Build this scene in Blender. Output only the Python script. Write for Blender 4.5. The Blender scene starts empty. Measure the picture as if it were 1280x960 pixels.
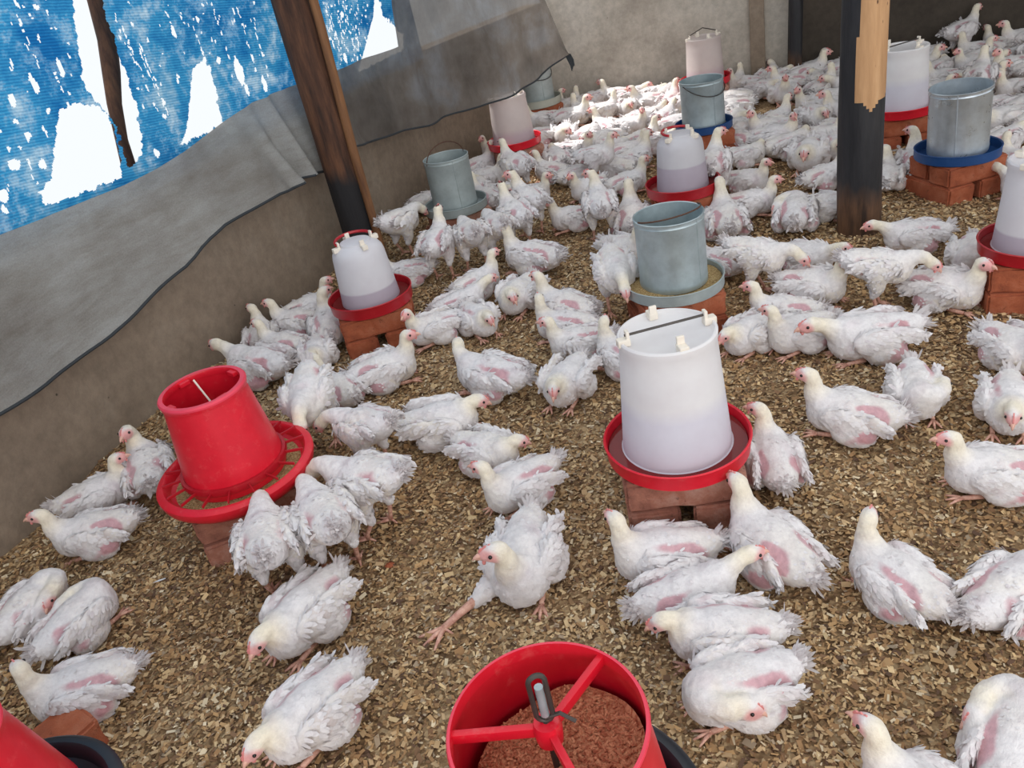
import bpy, bmesh, math, random
import numpy as np
from mathutils import Vector, Matrix, Euler
random.seed(7); rng = np.random.default_rng(7)
S = bpy.context.scene; COL = S.collection; PI = math.pi

# ------------------------------------------------------------------ camera
F_PX, PITCH, ROLL, CAM_H = 1000.0, math.radians(29.8), math.radians(12), 1.35
fwd = np.array([0, math.cos(PITCH), -math.sin(PITCH)])
_r0 = np.array([1.0, 0, 0]); _u0 = np.cross(_r0, fwd)
cr = _r0*math.cos(ROLL) - _u0*math.sin(ROLL); cu = _r0*math.sin(ROLL) + _u0*math.cos(ROLL)
CP = np.array([0, 0, CAM_H])
cam = bpy.data.cameras.new('camera'); camo = bpy.data.objects.new('camera', cam); COL.objects.link(camo)
m = Matrix.Identity(4)
for i in range(3): m[i][0], m[i][1], m[i][2], m[i][3] = cr[i], cu[i], -fwd[i], CP[i]
camo.matrix_world = m
cam.sensor_fit = 'HORIZONTAL'; cam.sensor_width = 36; cam.lens = F_PX*36/1280; cam.clip_start = .02; cam.clip_end = 100
S.camera = camo

def ray(x, y): return fwd + cr*(x-640)/F_PX - cu*(y-480)/F_PX
def G(x, y, z=0.0):                      # where a sight line meets the level z
    d = ray(x, y); t = (z-CAM_H)/d[2]; return CP + d*t

# ------------------------------------------------------------------ light
W = bpy.data.worlds.new('World'); S.world = W; W.use_nodes = True
wn = W.node_tree.nodes; wl = W.node_tree.links
wn['Background'].inputs[0].default_value = (0.93, 0.97, 1.0, 1)
wn['Background'].inputs[1].default_value = 0.95
def lamp(kind, name, loc, target, energy, col, **kw):
    l = bpy.data.lights.new(name, kind); l.energy = energy; l.color = col
    for k, v in kw.items(): setattr(l, k, v)
    o = bpy.data.objects.new(name, l); COL.objects.link(o); o.location = loc
    o.rotation_euler = (Vector(target)-Vector(loc)).to_track_quat('-Z', 'Y').to_euler(); return o
lamp('SPOT', 'sunbeam_through_gap', (-1.6, 7.6, 4.6), (.62, 5.68, 0), 1900, (1, .98, .94),
     spot_size=math.radians(24), spot_blend=.35, shadow_soft_size=.03)
lamp('AREA', 'daylight_open_front', (1.4, -3.2, 2.2), (.6, 3.0, .2), 95, (1, .985, .96), shape='RECTANGLE', size=5.0, size_y=2.6)
S.view_settings.view_transform = 'Standard'; S.view_settings.look = 'None'
S.view_settings.exposure = 0.1; S.view_settings.gamma = 1; S.view_settings.use_curve_mapping = False

# ------------------------------------------------------------------ materials
def lin(c):
    return tuple(((v/255)/12.92 if v/255 <= .04045 else ((v/255+.055)/1.055)**2.4) for v in c)
def sock(v): return (*v, 1)
class Mat:
    def __init__(s, name, rough=.8):
        s.m = bpy.data.materials.new(name); s.m.use_nodes = True; s.t = s.m.node_tree; s.n = s.t.nodes; s.l = s.t.links
        s.b = s.n['Principled BSDF']; s.b.inputs['Roughness'].default_value = rough
        s.out = s.n['Material Output']
        s.tc = None
    def coord(s, kind='Object', scale=(1, 1, 1), rot=(0, 0, 0)):
        if kind == 'World': g = s.n.new('ShaderNodeNewGeometry'); o = g.outputs['Position']
        else:
            t = s.n.new('ShaderNodeTexCoord'); o = t.outputs[kind]
        mp = s.n.new('ShaderNodeMapping'); mp.inputs['Scale'].default_value = scale; mp.inputs['Rotation'].default_value = rot
        s.l.new(o, mp.inputs[0]); return mp.outputs[0]
    def noise(s, co, scale, detail=4, rough=.6, dist=0):
        n = s.n.new('ShaderNodeTexNoise'); n.inputs['Scale'].default_value = scale; n.inputs['Detail'].default_value = detail
        n.inputs['Roughness'].default_value = rough; n.inputs['Distortion'].default_value = dist; s.l.new(co, n.inputs['Vector']); return n.outputs[0]
    def vor(s, co, scale, out='Distance', feature='F1'):
        n = s.n.new('ShaderNodeTexVoronoi'); n.feature = feature; n.inputs['Scale'].default_value = scale; s.l.new(co, n.inputs['Vector']); return n.outputs[out]
    def ramp(s, v, stops, interp='LINEAR'):
        r = s.n.new('ShaderNodeValToRGB'); r.color_ramp.interpolation = interp
        e = r.color_ramp.elements
        while len(e) < len(stops): e.new(.5)
        for i, (p, c) in enumerate(stops):
            e[i].position = p; e[i].color = sock(c) if len(c) == 3 else c
        s.l.new(v, r.inputs[0]); return r.outputs[0]
    def mix(s, f, a, b, mode='MIX'):
        n = s.n.new('ShaderNodeMix'); n.data_type = 'RGBA'; n.blend_type = mode
        for idx, v in ((0, f), (6, a), (7, b)):
            if hasattr(v, 'links'): s.l.new(v, n.inputs[idx])
            elif idx == 0: n.inputs[0].default_value = v
            else: n.inputs[idx].default_value = sock(v)
        return n.outputs[2]
    def math(s, op, a, b=0.0):
        n = s.n.new('ShaderNodeMath'); n.operation = op
        for i, v in enumerate((a, b)):
            if hasattr(v, 'links'): s.l.new(v, n.inputs[i])
            else: n.inputs[i].default_value = v
        return n.outputs[0]
    def sep(s, co, axis):
        n = s.n.new('ShaderNodeSeparateXYZ'); s.l.new(co, n.inputs[0]); return n.outputs[axis]
    def attr(s, name):
        n = s.n.new('ShaderNodeAttribute'); n.attribute_name = name; return n.outputs['Color']
    def col(s, v):
        if hasattr(v, 'links'): s.l.new(v, s.b.inputs['Base Color'])
        else: s.b.inputs['Base Color'].default_value = sock(v)
        return s
    def bump(s, v, strength=.3, dist=.01):
        n = s.n.new('ShaderNodeBump'); n.inputs['Strength'].default_value = strength; n.inputs['Distance'].default_value = dist
        s.l.new(v, n.inputs['Height']); s.l.new(n.outputs[0], s.b.inputs['Normal']); return s
    def set(s, **k):
        for a, v in k.items(): s.b.inputs[a.replace('_', ' ')].default_value = v
        return s
    def translucent(s, colour, f=.5, transp=0.0):
        tr = s.n.new('ShaderNodeBsdfTranslucent'); mx = s.n.new('ShaderNodeMixShader'); mx.inputs[0].default_value = f
        if hasattr(colour, 'links'): s.l.new(colour, tr.inputs[0])
        else: tr.inputs[0].default_value = sock(colour)
        s.l.new(s.b.outputs[0], mx.inputs[1]); s.l.new(tr.outputs[0], mx.inputs[2]); last = mx.outputs[0]
        if hasattr(transp, 'links') or transp > 0:
            tp = s.n.new('ShaderNodeBsdfTransparent'); m2 = s.n.new('ShaderNodeMixShader')
            if hasattr(transp, 'links'): s.l.new(transp, m2.inputs[0])
            else: m2.inputs[0].default_value = transp
            s.l.new(last, m2.inputs[1]); s.l.new(tp.outputs[0], m2.inputs[2]); last = m2.outputs[0]
        s.l.new(last, s.out.inputs[0]); return s

MT = {}
def cement(name, c1, c2, c3, sc=1.0):
    k = Mat(name, .92); co = k.coord('World')
    a = k.ramp(k.noise(co, 1.6*sc, 6, .65), [(.3, lin(c1)), (.55, lin(c2)), (.75, lin(c3))])
    f = k.ramp(k.noise(co, 22, 5, .7), [(.35, (.82, .82, .82)), (.65, (1.08, 1.08, 1.08))])
    b = k.mix(1.0, a, f, 'MULTIPLY')
    pits = k.ramp(k.vor(co, 9), [(.025, (1, 1, 1)), (.05, (0, 0, 0))])
    gate = k.ramp(k.noise(co, 3.3, 2), [(.52, (0, 0, 0)), (.56, (1, 1, 1))])
    pm = k.mix(1.0, pits, gate, 'MULTIPLY')
    b = k.mix(pm, b, lin([v*.45 for v in c1])); k.col(b)
    n = k.math('ADD', k.math('MULTIPLY', k.noise(co, 60, 4), .3), k.noise(co, 7, 5))
    k.bump(n, .5, .012); MT[name] = k.m
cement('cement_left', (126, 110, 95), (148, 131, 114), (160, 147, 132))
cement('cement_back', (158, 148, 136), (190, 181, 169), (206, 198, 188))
cement('cement_back_shaded', (66, 58, 50), (78, 69, 60), (88, 78, 68))  # unlit stretch of the back wall, its shade put into the colour
k = Mat('litter_floor', .95); co = k.coord('World')
c = k.ramp(k.vor(co, 95, 'Color'), [(0, lin((92, 70, 52))), (.35, lin((146, 116, 82))), (.65, lin((180, 150, 112))), (1, lin((208, 184, 146)))])
wet = k.ramp(k.noise(co, 2.2, 3), [(.42, (1, 1, 1)), (.68, (.55, .48, .42))])
c = k.mix(1.0, c, wet, 'MULTIPLY'); k.col(c)
k.bump(k.vor(co, 95), .9, .008); MT['litter_floor'] = k.m
k = Mat('litter_chips', .85); k.col(k.attr('col')); MT['litter_chips'] = k.m
k = Mat('chicken_feather', .88); co = k.coord('Object', (1, 1, 1))
a = k.attr('col'); v = k.ramp(k.noise(co, 55, 4, .7), [(.3, (.86, .85, .86)), (.6, (1.04, 1.04, 1.04))])
k.col(k.mix(1.0, a, v, 'MULTIPLY')); k.bump(k.noise(k.coord('Object', (.5, 1, 1)), 260, 3, .7), .45, .004)
k.set(Sheen_Weight=.25); MT['feather'] = k.m
k = Mat('chicken_down', .9); k.col(k.attr('col')); k.translucent(lin((236, 230, 230)), .45); MT['down'] = k.m
MT['beak'] = Mat('beak_horn', .45).col(lin((226, 176, 158))).m
MT['comb'] = Mat('comb_skin', .55).col(lin((220, 138, 134))).m
MT['eye'] = Mat('eye_dark', .12).col((.012, .009, .008)).m
k = Mat('leg_skin', .6); k.col(k.ramp(k.noise(k.coord('Object'), 90, 3), [(.35, lin((196, 138, 122))), (.65, lin((232, 184, 162)))])); MT['leg'] = k.m
def plastic(name, c, rough=.35, dirt=None, sc=14):
    k = Mat(name, rough); co = k.coord('Object')
    base = k.ramp(k.noise(co, sc, 5, .7), [(.4, c), (.7, tuple(min(1, v*1.12+.004) for v in c))])
    if dirt: base = k.mix(k.ramp(k.noise(co, 30, 5, .75), [(.56, (0, 0, 0)), (.72, (.55, .55, .55))]), base, dirt)
    k.col(base); k.bump(k.noise(co, 40, 3), .12, .003); MT[name] = k.m; return k
plastic('red_plastic', lin((214, 22, 44)), .38, lin((225, 90, 90)))
plastic('red_rim', lin((226, 62, 84)), .4)
plastic('red_dark_plastic', lin((170, 20, 34)), .35, lin((190, 70, 60)))
plastic('blue_plastic', lin((18, 66, 122)), .45, lin((50, 90, 130)))
plastic('white_clip', lin((232, 222, 208)), .5)
plastic('black_plastic', (.012, .014, .02), .4)
plastic('pale_tray', lin((176, 176, 164)), .7)
def drum(name, level, top, low, soft=.004):
    k = Mat(name, .42); co = k.coord('Object'); z = k.sep(co, 2)
    w = k.ramp(k.math('MULTIPLY', k.math('SUBTRACT', z, level-.05), 10), [(.5-soft*10, low), (.5+soft*10, top)])
    d = k.ramp(k.noise(co, 9, 4), [(.4, (1, 1, 1)), (.75, (.93, .91, .92))])
    c = k.mix(1.0, w, d, 'MULTIPLY'); k.col(c); k.set(IOR=1.3); k.translucent(c, .3); MT[name] = k.m
drum('drum_white', .17, lin((250, 248, 248)), lin((238, 236, 246)), .02)
drum('drum_low', .085, lin((240, 238, 242)), lin((206, 196, 208)))
drum('drum_mid', .135, lin((228, 226, 230)), lin((204, 194, 206)))
drum('drum_pink', .10, lin((226, 214, 210)), lin((214, 196, 202)), .02)
def metal(name, c, mt, rough):
    k = Mat(name, rough); co = k.coord('Object'); n = k.vor(co, 30, 'Color')
    a = k.ramp(k.noise(co, 12, 5, .7), [(.35, tuple(v*.78 for v in c)), (.65, c)])
    k.col(a); k.set(Metallic=mt); k.l.new(k.ramp(k.noise(co, 18, 4), [(.3, (rough-.08,)*3), (.7, (rough+.12,)*3)]), k.b.inputs['Roughness'])
    k.bump(k.noise(co, 25, 3), .2, .004); MT[name] = k.m
metal('zinc', lin((186, 200, 204)), .55, .42)
metal('zinc_dull', lin((172, 182, 182)), .25, .55)
metal('zinc_bright', lin((208, 218, 226)), .65, .32)
metal('wire', lin((90, 84, 80)), .7, .5)
metal('rust_wire', lin((96, 66, 52)), .3, .7)
def brickmat(name, c1, c2, c3):
    k = Mat(name, .93); co = k.coord('Object'); r = k.n.new('ShaderNodeObjectInfo').outputs['Random']
    a = k.ramp(k.noise(co, 9, 6, .7), [(.3, lin(c1)), (.5, lin(c2)), (.72, lin(c3))])
    k.col(k.mix(k.ramp(k.noise(co, 45, 4, .7), [(.6, (0, 0, 0)), (.7, (.6, .6, .6))]), a, lin([v*.6 for v in c1])))
    k.bump(k.noise(co, 35, 6, .75), .9, .008); MT[name] = k.m
brickmat('brick_orange', (140, 72, 48), (172, 92, 60), (190, 118, 88))
brickmat('brick_worn', (128, 80, 66), (170, 112, 92), (198, 160, 144))
k = Mat('pole_brown', .85); co = k.coord('Object', (1, 1, .12)); z = k.sep(k.coord('World'), 2)
c = k.ramp(k.noise(co, 26, 6, .7), [(.3, lin((40, 26, 20))), (.5, lin((84, 54, 38))), (.75, lin((122, 82, 56)))])
tar = k.ramp(k.math('ADD', z, k.math('MULTIPLY', k.noise(co, 12, 3), .18)), [(.54, (1, 1, 1)), (.62, (0, 0, 0))])
k.col(k.mix(tar, c, lin((34, 32, 34)))); k.bump(k.noise(co, 40, 5), .6, .01); MT['pole_brown'] = k.m
k = Mat('pole_black', .6); co = k.coord('Object', (1, 1, .15)); wz = k.coord('World'); z = k.sep(wz, 2)
base = k.ramp(k.noise(co, 22, 5, .7), [(.3, lin((20, 20, 24))), (.6, lin((42, 41, 44))), (.8, lin((60, 56, 56)))])
foot = k.ramp(k.math('ADD', z, k.math('MULTIPLY', k.noise(co, 14, 3), .16)), [(.20, (1, 1, 1)), (.29, (0, 0, 0))])
k.col(k.mix(foot, base, k.ramp(k.noise(co, 30, 5), [(.35, lin((52, 36, 28))), (.7, lin((118, 84, 60)))]))); k.bump(k.noise(co, 40, 5), .5, .008)
MT['pole_black'] = k.m
k = Mat('bare_wood', .8); co = k.coord('Object', (1, 1, .12))
c = k.ramp(k.noise(co, 20, 6, .65), [(.3, lin((168, 124, 84))), (.6, lin((205, 160, 116))), (.8, lin((222, 184, 142)))])
kn = k.ramp(k.vor(k.coord('Object', (1, 1, .4)), 26), [(.05, (1, 1, 1)), (.10, (0, 0, 0))])
k.col(k.mix(kn, c, lin((80, 52, 36)))); k.bump(k.noise(co, 40, 4), .3, .006); MT['bare_wood'] = k.m
k = Mat('stick_wood', .75); co = k.coord('Object', (1, 1, .1)); k.col(k.ramp(k.noise(co, 30, 5), [(.3, lin((92, 58, 36))), (.7, lin((150, 104, 66)))])); MT['stick_wood'] = k.m
# blue net: woven, faded in patches; lets some light through
k = Mat('blue_net', .8); uv = k.coord('UV')
wv = k.n.new('ShaderNodeTexWave'); wv.inputs['Scale'].default_value = 34; wv.inputs['Distortion'].default_value = 1.2; wv.inputs['Detail'].default_value = 2
wv.bands_direction = 'Y'; k.l.new(k.coord('UV', (1, 1, 1), (0, 0, .12)), wv.inputs[0])
c = k.ramp(k.noise(uv, 4.5, 5, .7), [(.35, lin((24, 112, 178))), (.52, lin((62, 156, 208))), (.74, lin((176, 214, 232)))])
c = k.mix(1.0, c, k.ramp(wv.outputs[1], [(.2, (.72, .80, .86)), (.7, (1.2, 1.14, 1.1))]), 'MULTIPLY')
k.col(c); k.translucent(c, .75, k.ramp(k.noise(uv, 9, 5, .8), [(.5, (.0, .0, .0)), (.72, (.32, .32, .32))])); MT['blue_net'] = k.m
k = Mat('grey_cloth', .9); uv = k.coord('UV')
c = k.ramp(k.noise(uv, 2.2, 6, .6, .1), [(.28, lin((142, 137, 132))), (.5, lin((168, 167, 164))), (.72, lin((190, 192, 192)))])
ck = k.n.new('ShaderNodeTexBrick'); ck.inputs['Scale'].default_value = 150
c = k.mix(.0, c, (.1, .1, .1)); k.col(c)
st = k.ramp(k.noise(k.coord('UV', (.5, 2.2, 1), (0, 0, .9)), 9, 6, .7), [(.35, (.84, .81, .77)), (.62, (1.04, 1.04, 1.04))]); c = k.mix(1.0, c, st, 'MULTIPLY')
c = k.mix(1.0, c, k.ramp(k.noise(uv, 170, 2, .8), [(.3, (.86, .86, .86)), (.7, (1.1, 1.1, 1.1))]), 'MULTIPLY'); k.col(c)
k.bump(k.noise(k.coord('UV', (1, 3, 1)), 18, 4), .3, .01); k.translucent(c, .25, .06); MT['grey_cloth'] = k.m
k = Mat('grey_net', .9); uv = k.coord('UV')
c = k.ramp(k.noise(uv, 2.4, 6, .6, .15), [(.28, lin((92, 86, 82))), (.5, lin((122, 115, 109))), (.62, lin((134, 134, 136))), (.8, lin((150, 138, 128)))])
st = k.ramp(k.noise(k.coord('UV', (1, .5, 1), (0, 0, .3)), 12, 6, .7), [(.35, (.8, .77, .74)), (.62, (1.06, 1.06, 1.06))]); c = k.mix(1.0, c, st, 'MULTIPLY'); k.col(c); k.bump(k.noise(k.coord('UV', (3, 1, 1)), 14, 4), .3, .01); k.translucent(c, .25, .10); MT['grey_net'] = k.m
MT['hem'] = Mat('hem_dark', .85).col(lin((52, 56, 60))).m
k = Mat('mash_feed', .95); co = k.coord('Object'); k.col(k.ramp(k.noise(co, 160, 3, .8), [(.3, lin((110, 84, 52))), (.5, lin((168, 138, 90))), (.7, lin((214, 190, 142)))])); k.bump(k.noise(co, 200, 2), 1, .006); MT['mash_feed'] = k.m
MT['pellet'] = Mat('pellet_feed', .9).col(k.attr('x')).m
k = Mat('pellet_feed', .9); r = k.ramp(k.noise(k.coord('Object'), 130, 2), [(.35, lin((158, 86, 58))), (.65, lin((204, 142, 106)))]); k.col(r); MT['pellet'] = k.m
MT['water'] = Mat('trough_water', .08).col(lin((120, 40, 40))).set(Specular_IOR_Level=.25).m
MT['bark'] = MT['pole_brown']

# ------------------------------------------------------------------ mesh helpers
class MB:
    def __init__(s): s.v = []; s.f = []; s.mi = []; s.n = 0
    def add(s, v, f, mi=0, mat=None):
        v = np.asarray(v, float).reshape(-1, 3)
        if mat is not None: v = v @ np.array(mat.to_3x3()).T + np.array(mat.translation)
        s.v.append(v); s.f += [tuple(i+s.n for i in q) for q in f]; s.mi += [mi]*len(f); s.n += len(v); return s
    def lathe(s, prof, n=48, mi=0, mat=None, close=False):
        v = []; f = []; P = list(prof); k = len(P)
        for r, z in P:
            for i in range(n):
                a = 2*PI*i/n; v.append((r*math.cos(a), r*math.sin(a), z))
        for j in range(k-1):
            for i in range(n):
                i2 = (i+1) % n; f.append((j*n+i, j*n+i2, (j+1)*n+i2, (j+1)*n+i))
        if close: f.append(tuple(reversed(range(n)))); f.append(tuple((k-1)*n+i for i in range(n)))
        return s.add(v, f, mi, mat)
    def tube(s, pts, rad, n=8, mi=0, mat=None, closed=False):
        P = np.asarray(pts, float); k = len(P); R = np.full(k, rad) if np.isscalar(rad) else np.asarray(rad, float)
        if closed: T = np.roll(P, -1, 0)-np.roll(P, 1, 0)
        else: T = np.gradient(P, axis=0)
        T /= np.linalg.norm(T, axis=1)[:, None]+1e-9
        ref = np.array([0, 0, 1.]) if abs(T[0][2]) < .9 else np.array([1., 0, 0])
        v = []; f = []
        u = np.cross(T[0], ref); u /= np.linalg.norm(u)
        for i in range(k):
            u = u - T[i]*(u@T[i]); u /= np.linalg.norm(u); w = np.cross(T[i], u)
            for j in range(n):
                a = 2*PI*j/n; v.append(P[i]+R[i]*(u*math.cos(a)+w*math.sin(a)))
        for i in range(k if closed else k-1):
            i2 = (i+1) % k
            for j in range(n):
                j2 = (j+1) % n; f.append((i*n+j, i*n+j2, i2*n+j2, i2*n+j))
        if not closed: f.append(tuple(reversed(range(n)))); f.append(tuple((k-1)*n+j for j in range(n)))
        return s.add(v, f, mi, mat)
    def box(s, c, size, rot=(0, 0, 0), bev=.003, mi=0, mat=None):
        bm = bmesh.new(); bmesh.ops.create_cube(bm, size=1)
        for q in bm.verts: q.co = Vector((q.co.x*size[0], q.co.y*size[1], q.co.z*size[2]))
        if bev: bmesh.ops.bevel(bm, geom=list(bm.edges), offset=bev, segments=2, affect='EDGES', profile=.6)
        M = Matrix.Translation(c) @ Euler(rot).to_matrix().to_4x4()
        if mat is not None: M = mat @ M
        v = [tuple(q.co) for q in bm.verts]; f = [tuple(x.index for x in q.verts) for q in bm.faces]; bm.free()
        return s.add(v, f, mi, M)
    def ball(s, c, r, n=12, mi=0, mat=None, R=None):
        r = (r, r, r) if np.isscalar(r) else r; v = []; f = []
        for j in range(n//2+1):
            t = PI*j/(n//2)
            for i in range(n):
                a = 2*PI*i/n; v.append((r[0]*math.sin(t)*math.cos(a), r[1]*math.sin(t)*math.sin(a), r[2]*math.cos(t)))
        for j in range(n//2):
            for i in range(n):
                i2 = (i+1) % n; f.append((j*n+i, (j+1)*n+i, (j+1)*n+i2, j*n+i2))
        v = np.array(v)
        if R is not None: v = v @ np.asarray(R).T
        return s.add(v+np.array(c), f, mi, mat)
    def mesh(s, name, mats, smooth=True, cols=None):
        me = bpy.data.meshes.new(name); V = np.concatenate(s.v) if s.v else np.zeros((0, 3))
        me.from_pydata([tuple(q) for q in V], [], s.f)
        for q in mats: me.materials.append(MT[q] if isinstance(q, str) else q)
        me.polygons.foreach_set('material_index', s.mi); me.polygons.foreach_set('use_smooth', [smooth]*len(s.f))
        if cols is not None: setcol(me, cols)
        me.update(); return me
def setcol(me, cols):
    a = me.color_attributes.new('col', 'FLOAT_COLOR', 'POINT'); C = np.ones((len(me.vertices), 4)); C[:, :3] = cols
    a.data.foreach_set('color', C.ravel().astype(np.float32))
def autosmooth(o, ang=40):
    me = o.data; me.set_sharp_from_angle(angle=math.radians(ang)); return o
def link(name, me, parent=None, loc=None, rot=None):
    o = bpy.data.objects.new(name, me); COL.objects.link(o)
    if parent is not None: o.parent = parent
    if loc is not None: o.location = loc
    if rot is not None: o.rotation_euler = rot
    return o
def part(name, mb, mats, parent, smooth=True, ang=40):
    o = link(name, mb.mesh(name, mats if isinstance(mats, (list, tuple)) else [mats], smooth), parent)
    if smooth: autosmooth(o, ang)
    return o
def tag(o, label, cat, group=None, kind=None):
    if label: o['label'] = label
    if cat: o['category'] = cat
    if group: o['group'] = group
    if kind: o['kind'] = kind
    return o
def empty(name, loc, rz=0, tilt=(0, 0)):
    o = bpy.data.objects.new(name, None); COL.objects.link(o); o.location = loc; o.rotation_euler = (tilt[0], tilt[1], rz); o.empty_display_size = .05; return o
def struct(name, mb, mats, smooth=False):
    o = part(name, mb, mats, None, smooth); o['kind'] = 'structure'; return o

# ------------------------------------------------------------------ ground shape
_w = [(rng.uniform(-1, 1), rng.uniform(-1, 1), rng.uniform(0, 6.28), a, f) for a, f in [(.006, 4), (.006, 5.5), (.004, 9), (.004, 12), (.0025, 20), (.0025, 26), (.0018, 38), (.0016, 47)]]
def gz(x, y):
    z = 0*x
    for a, b, p, amp, fr in _w:
        l = math.hypot(a, b); z = z+amp*np.sin((a*x+b*y)/l*fr+p+.6*np.sin(.7*fr*(b*x-a*y)/l))
    return z
# left wall, in plan
WL = np.array([(-1.98, .2), (-1.62, 1.93), (-1.38, 2.62), (-1.10, 3.15), (-.77, 3.81), (-.12, 5.07), (.78, 6.42)])
BACK = np.array([(.78, 6.42), (2.50, 5.86)]); BACK2 = np.array([(2.50, 5.86), (5.6, 4.72)])
def wallx(y): return np.interp(y, WL[:, 1], WL[:, 0])
def sampline(P, n):
    P = np.asarray(P, float); d = np.r_[0, np.cumsum(np.linalg.norm(np.diff(P, axis=0), axis=1))]
    t = np.linspace(0, d[-1], n); return np.c_[np.interp(t, d, P[:, 0]), np.interp(t, d, P[:, 1])], t
def wall(name, P, h, thick, mat, side=1, bumpy=.006):
    L, t = sampline(P, max(6, int(len(P)*14))); T = np.gradient(L, axis=0); T /= np.linalg.norm(T, axis=1)[:, None]
    N = np.c_[-T[:, 1], T[:, 0]]*side; nz = 24; mb = MB(); v = []; f = []; k = len(L)
    zs = np.linspace(-.1, h, nz)
    for j, z in enumerate(zs):
        for i in range(k):
            o = bumpy*math.sin(t[i]*5+z*3)*math.sin(z*7+t[i]*2); v.append((L[i, 0]+N[i, 0]*o, L[i, 1]+N[i, 1]*o, z))
    for j in range(nz-1):
        for i in range(k-1): f.append((j*k+i, j*k+i+1, (j+1)*k+i+1, (j+1)*k+i))
    mb.add(v, f)
    b = len(v); v2 = []; f2 = []
    for z in (-.1, h):
        for i in range(k): v2.append((L[i, 0]+N[i, 0]*thick, L[i, 1]+N[i, 1]*thick, z))
    mb.add(v2, [(i+1, i, k+i, k+i+1) for i in range(k-1)])
    n0 = (nz-1)*k
    mb.f += [(n0+i, n0+i+1, b+k+i+1, b+k+i) for i in range(k-1)] + [(n0, b+k, b, 0), (n0+k-1, k-1, b+k-1, b+k+k-1)]; mb.mi += [0]*(k+1)
    return struct(name, mb, mat, True)
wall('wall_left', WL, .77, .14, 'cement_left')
wall('wall_back', BACK, 2.1, .15, 'cement_back')
wall('wall_back.001', BACK2, 2.1, .15, 'cement_back_shaded')
# a rough timber jamb where the wall's shaded stretch begins
mb = MB(); mb.box((0, 0, .95), (.10, .05, 2.1), bev=.008); o = struct('trim_1', mb, 'cement_left', False); o.location = (2.21, 5.93, 0); o.rotation_euler = (0, 0, -.33)
# unseen partial roof, added only to shade the far right bay
mb = MB(); v = []; f = []; nx, ny = 60, 2
for j in range(ny):
    for i in range(nx): v.append((1.45+i*.075, 2.9+j*4.2, 2.12+.012*math.sin(i*PI/1.5)))
f = [(i, i+1, nx+i+1, nx+i) for i in range(nx-1)]; mb.add(v, f); v = [(a, b, c+.012) for a, b, c in v]; mb.add(v, [tuple(reversed(q)) for q in f])
struct('added_shade_roof', mb, 'zinc_dull', True)

# floor
nx, ny = 230, 230; X, Y = np.meshgrid(np.linspace(-2.3, 5.8, nx), np.linspace(-.6, 6.9, ny)); Z = gz(X, Y)-.004
mb = MB(); mb.add(np.c_[X.ravel(), Y.ravel(), Z.ravel()], [(j*nx+i, j*nx+i+1, (j+1)*nx+i+1, (j+1)*nx+i) for j in range(ny-1) for i in range(nx-1)])
struct('floor', mb, 'litter_floor', True)

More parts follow.
